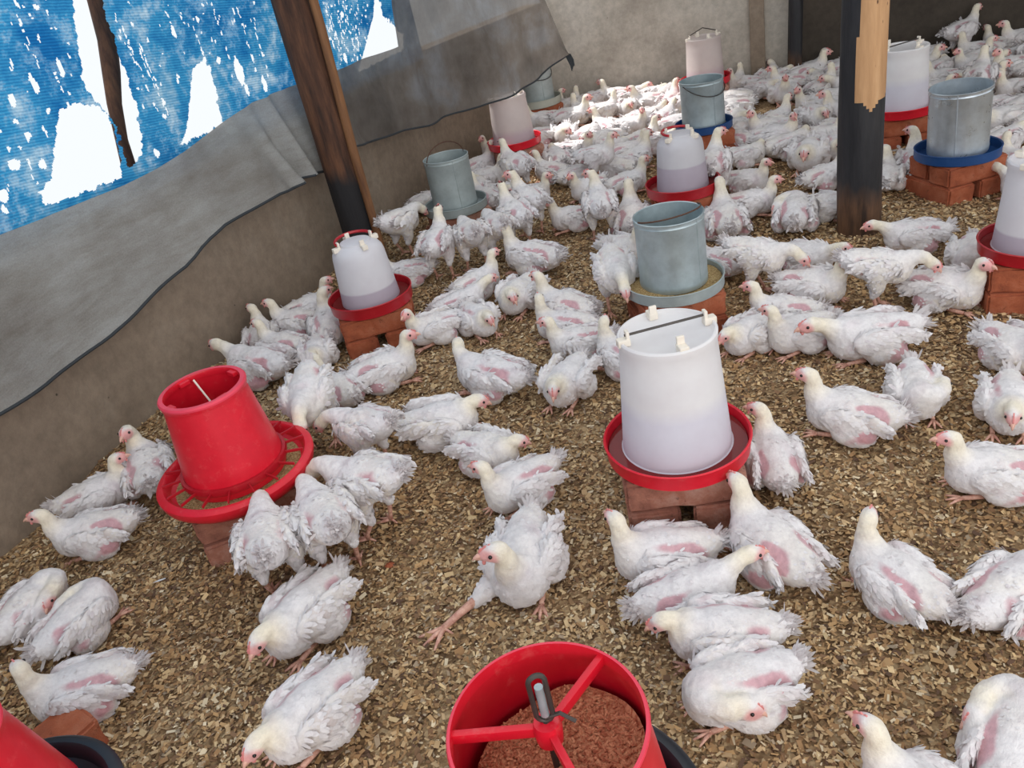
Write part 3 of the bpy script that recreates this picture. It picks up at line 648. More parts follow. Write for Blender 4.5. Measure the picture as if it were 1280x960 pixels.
    # tail
    def tailset():
        nt = 120; az = r.normal(0, .17+.16*spread, nt); el = r.normal(.33, .16, nt); bpt = np.array(B(-.125, 0, .024)); D = np.stack([-np.cos(az)*np.cos(el), np.sin(az), np.sin(el)], 1)@Rb.T
        Pp = bpt+np.c_[r.normal(0, .008, nt), az*.022, r.normal(0, .007, nt)]; N = np.cross(np.cross(D, [0, 0, 1.]), D); N += r.normal(0, .35, (nt, 3)); N /= np.linalg.norm(N, axis=1, keepdims=True)
        L = r.uniform(.026, .056, nt); v, _ = feathers(Pp, N, D, L, L*.19, r.uniform(-.1, .2, nt), r)
        # downy wisps round the stump
        return v, nt
    tv, nt = tailset(); tf = []
    for i in range(nt): tf += [tuple(8*i+j for j in ff) for ff in FF]
    tc = np.repeat(C_WHITE*(1+r.uniform(-.05, .03, (nt, 1))), 8, 0)
    bt = MB(); bt.tube([Hc+hf*.027-hu*.002, Hc+hf*.036-hu*.003, Hc+hf*.044-hu*.007, Hc+hf*.048-hu*.012], [.0078, .0062, .0034, .0010], 8); bt.tube([Hc+hf*.027-hu*.009, Hc+hf*.040-hu*.0105], [.0055, .002], 6)
    cb = MB(); prof = [(.032, .004), (.032, .008), (.027, .0145), (.023, .0135), (.018, .0192), (.013, .0172), (.008, .0212), (.003, .0190), (-.001, .016), (.004, .012)]
    pv = [Hc+hf*(a+.002)+hu*(b+.002)+hs*s_*.0018 for s_ in (-1, 1) for a, b in prof]; k = len(prof)
    cb.add(pv, [tuple(range(k)), tuple(reversed(range(k, 2*k)))]+[(i, k+i, k+(i+1) % k, (i+1) % k)[::-1] for i in range(k)])
    for s_ in (-1, 1): cb.ball(Hc+hf*.025-hu*.018+hs*s_*.005, (.0045, .003, .0065), 8, R=Rh)
    ey = []
    for s_ in (-1, 1): e = MB(); e.ball(Hc+hf*.012+hu*.004+hs*s_*.0184, .0046, 10); ey.append(e)
    lg = []
    for s_ in (-1, 1):
        l = MB()
        if st:
            y = .046*s_; k_ = (.016, y, .013) if s_ > 0 else (-.002, y, .013)
            l.tube([(-.020, y, .092), (-.017, y, .078), (k_[0]-.004, y, .03), k_], [.0095, .0078, .0062, .0074], 8)
            for a in (-.55, 0, .5): l.tube([k_, (k_[0]+.022*math.cos(a), y+.022*math.sin(a), .0085), (k_[0]+.046*math.cos(a), y+.046*math.sin(a), .005)], [.0058, .0046, .0022], 7)
            l.tube([k_, (k_[0]-.024, y-.004*s_, .005)], [.005, .002], 6)
        elif legout and s_ < 0:
            l.tube([(.09, -.10, .036), (.125, -.135, .028), (.16, -.165, .022)], [.011, .0085, .0075], 8); k_ = np.array([.16, -.165, .022]); b_ = math.atan2(-.03, .035)
            for a in (-.5, 0, .55): l.tube([k_, k_+[.028*math.cos(b_+a), .028*math.sin(b_+a), -.003], k_+[.056*math.cos(b_+a), .056*math.sin(b_+a), -.006]], [.0066, .0052, .0024], 7)
            l.tube([k_, k_+[.012, .024, -.005]], [.005, .002], 6)
        else:
            k_ = (.085, .040*s_, .009)
            l.tube([(.03, .040*s_, .014), k_], [.008, .0068], 7)
            for a in (-.5, 0, .5): l.tube([k_, (k_[0]+.022*math.cos(a), k_[1]+.022*math.sin(a), .008), (k_[0]+.043*math.cos(a), k_[1]+.043*math.sin(a), .004)], [.0055, .0045, .002], 6)
        for q_ in l.v: q_[:, 2] += .004
        lg.append(l)
    def me_of(name, v, f, c, mat):
        mb = MB(); mb.add(v, f); return mb.mesh(name, [mat], True, c)
    vn = np.zeros((len(V), 3))
    for i_ in range(4): np.add.at(vn, Fq[:, i_], fn)
    vn /= np.linalg.norm(vn, axis=1, keepdims=True)+1e-9
    allv = np.concatenate(verts)
    def soft(me, k_):      # feather blades take the lie of the plumage under them
        nn_ = np.zeros((len(me.vertices), 3)); me.vertices.foreach_get('normal', (tmp := np.zeros(len(me.vertices)*3, np.float32))); nn_[:] = tmp.reshape(-1, 3)
        a_, b_ = len(V), len(V)+len(FVt); sgn = np.sign((nn_[a_:b_]*fnrm).sum(1, keepdims=True)); sgn[sgn == 0] = 1
        g_ = fnrm*.8+nn_[a_:b_]*sgn*.25; nn_[a_:b_] = g_/np.linalg.norm(g_, axis=1, keepdims=True)
        me.normals_split_custom_set_from_vertices([tuple(x) for x in nn_])
    body = me_of('chicken_body', allv, faces, np.concatenate(cols), 'feather'); soft(body, 0)
    if h > .007:     # small far birds: everything in the one body mesh
        mb = MB(); nb_ = sum(len(v) for v in verts); mb.add(np.concatenate(verts), faces, 0); mb.add(tv, tf, 0); c = list(cols)+[tc]
        for b, mi in ((bt, 1), (cb, 2), (ey[0], 3), (ey[1], 3), (lg[0], 4), (lg[1], 4)):
            vv = np.concatenate(b.v); mb.add(vv, b.f, mi); c.append(np.ones((len(vv), 3)))
        fm = mb.mesh('chicken_far', ['feather', 'beak', 'comb', 'eye', 'leg'], True, np.concatenate(c)); soft(fm, 0); return [('chicken', fm)]
    tme = me_of('tail', tv, tf, tc, 'down')
    return [('chicken', body), ('tail_feathers', tme), ('beak', bt.mesh('beak', ['beak'])), ('comb', cb.mesh('comb', ['comb'], False)),
            ('eye', ey[0].mesh('eye', ['eye'])), ('eye', ey[1].mesh('eye', ['eye'])), ('leg', lg[0].mesh('leg', ['leg'])), ('leg', lg[1].mesh('leg', ['leg']))]
_cache = {}
SPEC = {'S0': ('S', 0), 'S1': ('S', 60), 'S2': ('S', -60), 'S3': ('S', 150), 'S4': ('S', -140), 'T0': ('T', 0), 'T1': ('T', 50), 'T2': ('T', -50), 'L0': ('L', 0), 'L1': ('L', 50), 'L2': ('L', -50),
        'W1': ('W', 1), 'W2': ('W', -1), 'F0': ('F', 0), 'F1': ('F', 25), 'U0': ('U', 0), 'U1': ('U', 60), 'U2': ('U', -60), 'P0': ('P', -70), 'X0': ('S', -20), 'X1': ('S', 40), 'X3': ('T', 15)}
def get(code, far):
    key = (code, far)
    if key not in _cache:
        p, y = SPEC[code]; sd = 11+list(SPEC).index(code)*7
        _cache[key] = chicken(p, y, sd, .0085 if far else .0048, .9 if code[0] == 'X' or code in ('T1', 'L0') else (.08 if code[0] in 'FU' else (.15 if sd % 2 else .4)), {'S0': .95, 'S2': .75, 'T0': .7, 'T1': .6, 'L0': 1.05, 'F0': .55, 'W1': .85, 'X0': 1.3, 'X1': .5, 'X3': .3, 'U1': .6, 'P0': .1}.get(code, .9), legout=(code == 'P0'))
    return _cache[key]
placed = []
JOBS = []; BLOCK = []
def put(x, y, ang, sc, code, label, group=None, dz=0.0, far=False): JOBS.append([x, y, ang, sc, code, label, group, dz, far])
def settle():
    n = len(JOBS); P = np.array([j[:2] for j in JOBS], float); P0 = P.copy(); A = np.array([j[2] for j in JOBS]); sc = np.array([j[3] for j in JOBS])
    U = np.c_[np.cos(A), np.sin(A)]; offs = np.array([.058, -.052]); R = .068*sc
    bd = np.array([BACK2[-1], BACK[0]]); bl = [(BACK[0], BACK[1]), (BACK2[0], BACK2[1])]
    for it in range(60):
        D = np.zeros_like(P)
        C = [P+U*(o*sc)[:, None] for o in offs]
        for a in C:
            for b in C:
                d = a[:, None]-b[None]; l = np.linalg.norm(d, axis=2)+1e-6; ov = (R[:, None]+R[None]-l).clip(0); np.fill_diagonal(ov, 0); D += ((d/l[..., None])*ov[..., None]).sum(1)*.22
            for (bx, by, br) in BLOCK:
                d = a-np.array([bx, by]); l = np.linalg.norm(d, axis=1)+1e-6; ov = (R+br-l).clip(0); D += d/l[:, None]*ov[:, None]*.3
        P += D; dd = P-P0; l = np.linalg.norm(dd, axis=1, keepdims=True)+1e-9; P = P0+dd*np.minimum(1, .09/l)
        for o in (.11, 0, -.13):
            Q = P+U*(o*sc)[:, None]; pen = (wallx(Q[:, 1])+.10-Q[:, 0]).clip(0); P[:, 0] += pen*(Q[:, 1] < 6.2)
            for a, b in bl:
                t = (b-a)/np.linalg.norm(b-a); nrm = np.array([t[1], -t[0]]); s_ = (Q-a)@nrm; on = ((Q-a)@t > -.4) & ((Q-b)@t < .1); P += nrm*((.10-s_).clip(0)*on)[:, None]
    for k_, j in enumerate(JOBS):
        x, y = P[k_]; ang, sc_, code, label, group, dz, far = j[2:]; parts = get(code, far)
        o = link('chicken', parts[0][1], None, (x, y, float(gz(x, y))-.004+dz), (0, 0, ang)); o.scale = (sc_,)*3
        for nme, me in parts[1:]: link(nme, me, o)
        tag(o, label, 'chicken', group); placed.append((x, y))
def bird(rx, ry, bx, by, code, label, group='broiler chickens resting on the litter', k=1.0, dz=0.0):
    z = .185 if code[0] in 'FU' else .075
    a = G(rx, ry, z); b = G(bx, by, z); c = (a+b)/2; d = b-a; L = math.hypot(d[0], d[1])
    sc = min(.93 if code[0] in 'FU' else 1.08, max(.84, L/.205))*k; far = math.hypot(c[0], c[1]) > 3.75
    return put(c[0], c[1], math.atan2(d[1], d[0]), sc, code, label, group, dz, far)

# ------------------------------------------------------------------ bricks
def brick_mesh(seed):
    bm = bmesh.new(); bmesh.ops.create_cube(bm, size=1)
    for q in bm.verts: q.co = Vector((q.co.x*.285, q.co.y*.125, q.co.z*.082))
    bmesh.ops.bevel(bm, geom=list(bm.edges), offset=.007, segments=2, affect='EDGES'); bmesh.ops.subdivide_edges(bm, edges=[e for e in bm.edges if e.calc_length() > .04], cuts=6, use_grid_fill=True)
    r = random.Random(seed); ph = [r.uniform(0, 6) for _ in range(4)]
    for q in bm.verts:
        d = .0022*math.sin(q.co.x*45+ph[0]+q.co.z*30)+.0018*math.sin(q.co.y*70+ph[1]+q.co.x*31)+.0014*math.sin(q.co.z*90+ph[2]+q.co.x*60); q.co += q.co.normalized()*d
    me = bpy.data.meshes.new('brick'); bm.to_mesh(me); bm.free()
    for p in me.polygons: p.use_smooth = True
    me.set_sharp_from_angle(angle=math.radians(50)); return me
BR = [brick_mesh(i) for i in range(4)]
for i, b in enumerate(BR): b.materials.append(MT['brick_worn' if i % 2 else 'brick_orange'])
def stack(P, yaw, what, kind=0, layers=2, sink=.018):
    BLOCK.append((P[0], P[1], .135))
    z = -sink; c, s = math.cos(yaw), math.sin(yaw)
    def one(dx, dy, zz, ry, lab, j):
        o = link('brick', BR[(kind+2*(j % 2)) % 4], None, (P[0]+c*dx-s*dy, P[1]+s*dx+c*dy, zz), (0, 0, ry)); tag(o, lab, 'brick', 'bricks propping up the feeders and drinkers')
    one(-.083, 0, z+.041, yaw+PI/2+.03, 'lower left brick under '+what, 0); one(.083, .004, z+.041, yaw+PI/2-.04, 'lower right brick under '+what, 1)
    if layers > 1:
        one(.0, -.067, z+.1235, yaw+.02, 'upper front brick under '+what, 2); one(.012, .068, z+.1235, yaw-.03, 'upper rear brick under '+what, 3)
    return z+.082*layers
# ------------------------------------------------------------------ drinkers and feeders
def clip(mb, x, y, z, a, mi=0):
    M = Matrix.Translation((x, y, z)) @ Matrix.Rotation(a, 4, 'Z')
    mb.box((0, 0, .008), (.030, .022, .018), bev=.003, mi=mi, mat=M); mb.box((-.010, 0, .024), (.008, .018, .022), bev=.002, mi=mi, mat=M)
def tray_prof(R, r, h, t=.006): return [(r, .004), (R-.012, .0), (R-.003, .006), (R, h-.004), (R+.003, h), (R, h+.003), (R-.004, h), (R-.008, .012), (R-.02, .009), (r, .010)]
def big_drinker(P, z, label, mat='drum_white', R=.175, rb=.133, rt=.112, H=.325, bar_ang=.35, tray='red_plastic', tilt=(0, 0), bail=False):
    root = empty('poultry_drinker', (P[0], P[1], z), 0, tilt); tag(root, label, 'drinker', 'poultry drinkers with white drums')
    mb = MB(); mb.lathe([(0.0, .003)]+tray_prof(R, .02, .046)+[(0, .010)], 64); part('tray', mb, tray, root)
    mb = MB(); mb.lathe([(0, .024), (R-.009, .024)], 48); part('water', mb, 'water', root)
    mb = MB(); pr = [(rb+.010, .014), (rb+.010, .020), (rb, .026)]
    for i in range(9):
        t = i/8; pr.append((rb+(rt-rb)*t, .03+(H-.055)*t))
    pr += [(rt+.002, H-.02), (rt+.003, H-.004), (rt, H), (rt-.004, H), (rt-.006, H-.008), (rt-.012, H-.012), (0, H-.011)]
    mb.lathe(pr, 72); part('drum', mb, mat, root)
    for i in range(4): mb = MB(); a = bar_ang+PI/2*i; q = (rt-.016) if i % 2 else (rt-.008); clip(mb, q*math.cos(a), q*math.sin(a), H-.010, a); part('clip', mb, 'white_clip', root, False)
    mb = MB(); q = rt-.012; ca, sa = math.cos(bar_ang), math.sin(bar_ang)
    if bail: pts = [(q*ca*u, q*sa*u, H+.02+.035*(1-abs(u))) for u in np.linspace(-1, 1, 9)]
    else: pts = [(q*ca*u, q*sa*u, H+.014) for u in np.linspace(-1, 1, 5)]
    mb.tube(pts, .0032, 8); part('handle', mb, 'wire', root); return root
def small_drinker(P, z, label, mat='drum_low', R=.165, rb=.115, H=.235, ang=.4):
    root = empty('poultry_drinker', (P[0], P[1], z)); tag(root, label, 'drinker', 'poultry drinkers with white drums')
    mb = MB(); mb.lathe([(0, .003)]+tray_prof(R, .02, .050)+[(0, .010)], 64); part('tray', mb, 'red_dark_plastic', root)
    mb = MB(); mb.lathe([(0, .026), (R-.009, .026)], 48); part('water', mb, 'water', root)
    mb = MB(); mb.lathe([(rb+.010, .012), (rb+.010, .018), (rb, .026), (rb-.005, .09), (rb-.012, .185), (rb-.014, .210), (rb-.018, .228), (rb-.028, .243), (rb-.044, .254), (rb-.054, .258), (rb-.057, .264), (rb-.068, .267), (0, .268)], 64); part('drum', mb, mat, root)
    mb = MB(); rc = rb-.036
    for i in range(4): mb = MB(); a = ang+PI/2*i; clip(mb, rc*math.cos(a), rc*math.sin(a), .246, a); part('clip', mb, 'white_clip', root, False)
    mb = MB(); mb.tube([(rc*math.cos(ang+t)*.93, rc*math.sin(ang+t)*.93, .272+.005*math.sin(t)) for t in np.linspace(0, PI, 14)], .0058, 8); part('handle', mb, 'red_dark_plastic', root); return root
def zinc_feeder(P, z, label, r=.112, H=.235, Rt=.165, th=.042, mat='zinc', tray='zinc_dull', tilt=(0, 0), bail='up', ang=.6, feed=None, seam=-1.3):
    root = empty('metal_feeder', (P[0], P[1], z)); tag(root, label, 'feeder', 'galvanised metal tube feeders')
    mb = MB(); mb.lathe([(0, .002)]+[(Rt-.006, .0), (Rt, .004), (Rt, th), (Rt+.003, th+.002), (Rt, th+.004), (Rt-.004, th), (Rt-.004, .005), (0, .005)], 64); part('tray', mb, tray, root)
    M = Matrix.Translation((0, 0, .022)) @ Euler((tilt[0], tilt[1], 0)).to_matrix().to_4x4()
    mb = MB(); mb.lathe([(r-.004, .004), (r-.001, 0), (r, .002), (r+.001, .02), (r, .024), (r, H-.02), (r+.002, H-.016), (r, H-.012), (r+.001, H-.004), (r+.003, H), (r, H+.002), (r-.003, H), (r-.003, .01), (r-.02, .06), (0, .07)], 72, mat=M)
    mb.tube([(r*math.cos(seam), r*math.sin(seam), .004), (r*math.cos(seam), r*math.sin(seam), H)], .0028, 6, mat=M); part('hopper', mb, mat, root)
    mb = MB(); 
    for a in (seam+.9, seam-.9, seam+PI): mb.box(((r-.004)*math.cos(a), (r-.004)*math.sin(a), .008), (.004, .016, .045), (0, 0, a), .001, mat=M)
    part('hopper_feet', mb, mat, root, False)
    mb = MB(); ca, sa = math.cos(ang), math.sin(ang); n = 15
    if bail == 'up': pts = [(r*ca*math.cos(t), r*sa*math.cos(t), H-.015+.085*math.sin(t)) for t in np.linspace(0, PI, n)]
    elif bail == 'flat': pts = [(r*ca*math.cos(t)-sa*.085*math.sin(t)*-1, r*sa*math.cos(t)+ca*.085*math.sin(t)*-1, H+.004+.012*math.sin(t)) for t in np.linspace(0, PI, n)]
    else: pts = [((r+.006)*math.cos(ang+PI*t/(n-1)), (r+.006)*math.sin(ang+PI*t/(n-1)), H-.012-.065*math.sin(PI*t/(n-1))) for t in range(n)]
    mb.tube(pts, .0028, 6, mat=M); part('bail_handle', mb, 'rust_wire' if bail != 'down' else 'wire', root)
    if feed:
        mb = MB(); nr, na = 10, 60; v = []; f = []
        for j in range(nr+1):
            rr = .02+(Rt-.026)*j/nr
            for i in range(na):
                a = 2*PI*i/na; v.append((rr*math.cos(a), rr*math.sin(a), .018+.016*(1-j/nr)+.005*math.sin(a*2+1)+random.uniform(-.0015, .0015)))
        for j in range(nr):
            for i in range(na): f.append((j*na+i, (j+1)*na+i, (j+1)*na+(i+1) % na, j*na+(i+1) % na))
        mb.add(v, f); o = part('ground_feed', mb, 'mash_feed', None); o.location = (P[0], P[1], z); tag(o, feed, 'feed', kind='stuff')
    return root
def red_feeder(P, z, label, kind='grill', tilt=(0, 0), rz=0.0, H=.305, rt=.109, rb=.135, Rp=.215):
    root = empty('hopper_feeder', (P[0], P[1], z), rz, tilt); tag(root, label, 'feeder', 'red plastic hopper feeders')
    pan = 'black_plastic' if kind == 'black' else 'red_plastic'
    mb = MB(); mb.lathe([(0, .004), (Rp-.05, .0), (Rp-.02, .008), (Rp-.004, .024), (Rp+.002, .040), (Rp+.002, .050), (Rp-.006, .057), (Rp-.018, .058), (Rp-.024, .053), (Rp-.030, .030), (Rp-.055, .014), (0, .012)], 72); part('pan', mb, pan, root)
    if kind != 'black':
        mb = MB(); n = 18
        for i in range(n):
            a = 2*PI*i/n; mb.box(((rb+Rp-.02)/2*math.cos(a), (rb+Rp-.02)/2*math.sin(a), .064), (Rp-.018-rb, .004, .008), (0, 0, a), .0008)
        mb.lathe([(rb+.000, .052), (rb+.010, .052), (rb+.012, .060), (rb+.010, .072), (rb+.001, .072), (rb, .052)], 64); part('grill', mb, 'red_dark_plastic', root)
    mb = MB(); pr = [(rb-.004, .030), (rb, .030), (rb, .07)]
    for i in range(7): t = i/6; pr.append((rb+(rt-rb)*t, .075+(H-.095)*t))
    pr += ([(rt+.004, H-.018), (rt+.006, H-.004), (rt+.003, H), (rt-.008, H), (rt-.010, H-.006), (rt-.006, H-.02)] if kind != 'black' else [(rt+.001, H-.010), (rt+.002, H-.002), (rt, H), (rt-.003, H), (rt-.004, H-.004), (rt-.004, H-.02)])
    for i in range(6, -1, -1): t = i/6; pr.append((rb-.004+(rt-rb)*t, .075+(H-.095)*t))
    mb.lathe(pr, 80); part('hopper', mb, 'red_plastic', root)
    mb = MB(); mb.lathe([(rt-.008, H+.0006), (rt+.003, H+.0006), (rt+.0066, H-.004), (rt+.0062, H-.009)] if kind != 'black' else [(rt-.0034, H+.0004), (rt+.0004, H+.0004), (rt+.0024, H-.003)], 80); part('rim', mb, 'red_rim', root)
    if kind == 'grill':
        for i in range(4): mb = MB(); a = .5+PI/2*i; mb.box(((rt-.012)*math.cos(a), (rt-.012)*math.sin(a), H-.010), (.022, .030, .012), (0, 0, a), .002); part('rim_tab', mb, 'red_plastic', root, False)
        mb = MB(); mb.tube([(-.02, .09, H-.012), (.015, .02, H-.10), (.02, 0, .06)], .0028, 6); part('hanger_rod', mb, 'white_clip', root)
    else:
        mb = MB()
        for a in (PI-.14, .80, -1.28): mb.box((.5*rt*math.cos(a), .5*rt*math.sin(a), H-.014), (rt*.98, .011, .018), (0, 0, a), .003)
        mb.lathe([(0, H-.035), (.018, H-.034), (.020, H-.01), (.017, H+.002), (0, H+.003)], 24); part('spokes', mb, 'red_plastic', root)
        mb = MB(); pts = []
        for t in np.linspace(-PI/2, 1.5*PI, 25)[:-1]: pts.append((.011*math.cos(t), .001*math.sin(2*t), H+.048+(.030 if math.sin(t) > 0 else -.030)+.013*math.sin(t)))
        mb.tube(pts, .0036, 8, closed=True); mb.tube([(0, 0, H-.16), (0, 0, H+.005)], .005, 8); mb.tube([(.0, 0, H+.010), (.02, -.004, H+.018), (.038, -.01, H+.004)], .003, 7)
        hk = part('hook', mb, 'wire', root); mb = MB(); mb.tube([(.001, .0, H+.016), (.001, 0, H+.07)], .006, 10); part('bolt', mb, 'zinc', hk)
    return root

YW = -.12
def at(px, py, z): p = G(px, py, z); return (float(p[0]), float(p[1]))
what = {}
# nearest large drinker
P = at(847, 559, .15); z = stack(P, -.16, 'the large white drinker in the middle of the floor', 1); big_drinker(P, z, 'largest white water drum in a bright red tray, standing on bricks in mid floor', bar_ang=.10+PI*0, H=.335, R=.178)
P = at(466, 378, .15); z = stack(P, .12, 'the small drinker by the brown wooden pole', 0); small_drinker(P, z, 'small domed white drinker with red handle and dark red tray beside the brown wooden pole', ang=.5)
P = at(843, 357, .15); z = stack(P, .0, 'the galvanised feeder behind the largest drinker', 0); zinc_feeder(P, z, 'open galvanised feeder, ground feed filling its tray, right behind the largest white drinker', r=.116, H=.245, Rt=.170, th=.04, bail='flat', ang=.3, feed='ground yellow feed lying in the tray of the galvanised feeder behind the largest drinker', seam=-.95)
P = at(302, 598, .15); z = stack(P, .25, 'the red hopper feeder beside the left wall', 1); z_red = z; P_red = P
red_feeder(P, z, 'bright red tapered hopper feeder with a grilled red pan beside the left wall', rz=.3, tilt=(0, 0))
mb = MB(); mb.lathe([(.0, .03), (.10, .03), (.15, .026), (.185, .022)], 48); o = part('ground_feed', mb, 'mash_feed', None); o.location = (P[0], P[1], z); tag(o, 'ground yellow feed in the pan of the red hopper feeder beside the left wall', 'feed', kind='stuff')
P = at(854, 238, .15); z = stack(P, .0, 'the small drinker in the back half of the floor', 0); small_drinker(P, z, 'small domed white drinker with red handle halfway to the back wall, behind the galvanised feeder', ang=.7, mat='drum_mid', H=.25)
P = at(571, 260, .13); z = stack(P, .3, 'the dull feeder surrounded by birds near the left wall', 1, 2, .04); zinc_feeder(P, z, 'dull grey metal feeder crowded by feeding chickens near the left wall', r=.112, H=.25, Rt=.16, mat='zinc_dull', bail='up', ang=.55)
P = at(644, 181, .15); z = stack(P, .2, 'the white drinker under the loose net corner', 1); big_drinker(P, z, 'tall white drinker half covered by the hem of the dark grey net curtain', 'drum_pink', R=.165, rb=.128, rt=.112, H=.30, bar_ang=.5, bail=True)
P = at(674, 130, .15); z = stack(P, .2, 'the metal feeder behind the loose net corner', 0); zinc_feeder(P, z, 'grey feeder in a pale tray by the back wall, partly behind the net curtain', r=.118, H=.235, Rt=.165, th=.05, mat='zinc_dull', tray='pale_tray', bail='down', ang=3.6)
P = at(882, 104, .15); z = stack(P, -.3, 'the drinker against the back wall', 1); big_drinker(P, z, 'pale white drinker farthest back, standing against the lit back wall', 'drum_pink', R=.165, rb=.124, rt=.112, H=.30, bar_ang=.1, bail=True)
P = at(880, 160, .15); z = stack(P, -.1, 'the metal feeder in the small blue tray', 0); zinc_feeder(P, z, 'metal feeder in a blue tray near the back wall, its wire handle drooping', r=.116, H=.245, Rt=.155, th=.04, tray='blue_plastic', mat='zinc', bail='down', ang=3.5)
P = at(1124, 140, .15); z = stack(P, -.25, 'the large drinker beyond the black pole', 0); big_drinker(P, z, 'large white drinker in a red tray standing just beyond the black pole', 'drum_white', R=.165, rb=.130, rt=.116, H=.32, bar_ang=.3)
P = at(1196, 193, .15); z = stack(P, .15, 'the shiny metal feeder right of the black pole', 0); zinc_feeder(P, z, 'shiny metal feeder leaning in a blue tray, right of the black pole', r=.116, H=.265, Rt=.165, th=.04, tray='blue_plastic', mat='zinc_bright', tilt=(.02, -.05), bail='down', ang=-.9, seam=-2.2)
P = at(1292, 312, .15); z = stack(P, -.4, 'the drinker cut off by the right edge', 0); big_drinker(P, z, 'white drinker in a dark red tray cut off by the right edge of the photo', 'drum_low', R=.16, rb=.118, rt=.10, H=.30, tray='red_dark_plastic')
# red hopper under the camera, and the one at the left edge
Pn = at(683, 903, .445); red_feeder(Pn, .155, 'open red hopper with three spokes and steel hook, full of pellets, nearest the camera', 'black', H=.29, rt=.133, rb=.156, Rp=.205, rz=0)
stack(Pn, .1, 'the nearest open red hopper', 1, 2, .009)
mb = MB(); rr = random.Random(3); PT = []
def pel_z(x, y): return .196+.04*x/.13-.25*y*.2+.006*math.sin(x*50)
v = []; f = []; nr, na = 8, 40
for j in range(nr+1):
    r_ = .001+.124*j/nr
    for i in range(na): a = 2*PI*i/na; x, y = r_*math.cos(a), r_*math.sin(a); rmax = 1; v.append((x, y, pel_z(x, y)))
for j in range(nr):
    for i in range(na): f.append((j*na+i, (j+1)*na+i, (j+1)*na+(i+1) % na, j*na+(i+1) % na))
mb.add(v, f)
for i in range(2600):
    a = rr.uniform(0, 2*PI); r_ = .121*math.sqrt(rr.random()); x, y = r_*math.cos(a), r_*math.sin(a); zz = pel_z(x, y)+rr.uniform(-.001, .003); d = Vector((rr.gauss(0, 1), rr.gauss(0, 1), rr.gauss(0, .5))).normalized()*rr.uniform(.003, .0055)
    mb.tube([(x-d.x, y-d.y, zz-d.z), (x+d.x, y+d.y, zz+d.z)], .0021, 5)
o = part('feed_pellets', mb, 'pellet', None); o.location = (Pn[0], Pn[1], .155); tag(o, 'reddish brown feed pellets filling the nearest open red hopper', 'feed', kind='stuff')
Po = at(-98, 945, .44); red_feeder(Po, .155, 'red hopper feeder mostly cut off at the bottom left corner of the photo', 'black', H=.29, rt=.112, rb=.145, Rp=.20)
stack((Po[0]-.02, Po[1]), .0, 'the red hopper cut off at the bottom left', 0, 2, .009)
tag(link('brick', BR[0], None, (*at(34, 968, .04), .035), (0, 0, .9)), 'loose orange brick beside the cut-off red hopper in the bottom left corner', 'brick')
# stray feather and brick crumb on the litter
mb = MB(); mb.add([(0, 0, 0), (.02, .004, .003), (.02, -.004, .003), (.04, .002, .006), (.04, -.002, .006)], [(0, 2, 1), (1, 2, 4, 3)]); o = part('fallen_feather', mb, 'feather', None); p = at(190, 729, 0); o.location = (p[0], p[1], float(gz(*p))+.006); tag(o, 'small white feather lying on the litter in front of the red hopper feeder', 'feather'); setcol(o.data, np.ones((5, 3))*.85)
mb = MB(); mb.ball((0, 0, 0), (.014, .010, .006), 8); o = part('brick_chip', mb, 'brick_orange', None); p = at(488, 708, 0); o.location = (p[0], p[1], float(gz(*p))+.003); tag(o, 'small red brick chip on the litter left of the sprawling chicken', 'rubble')

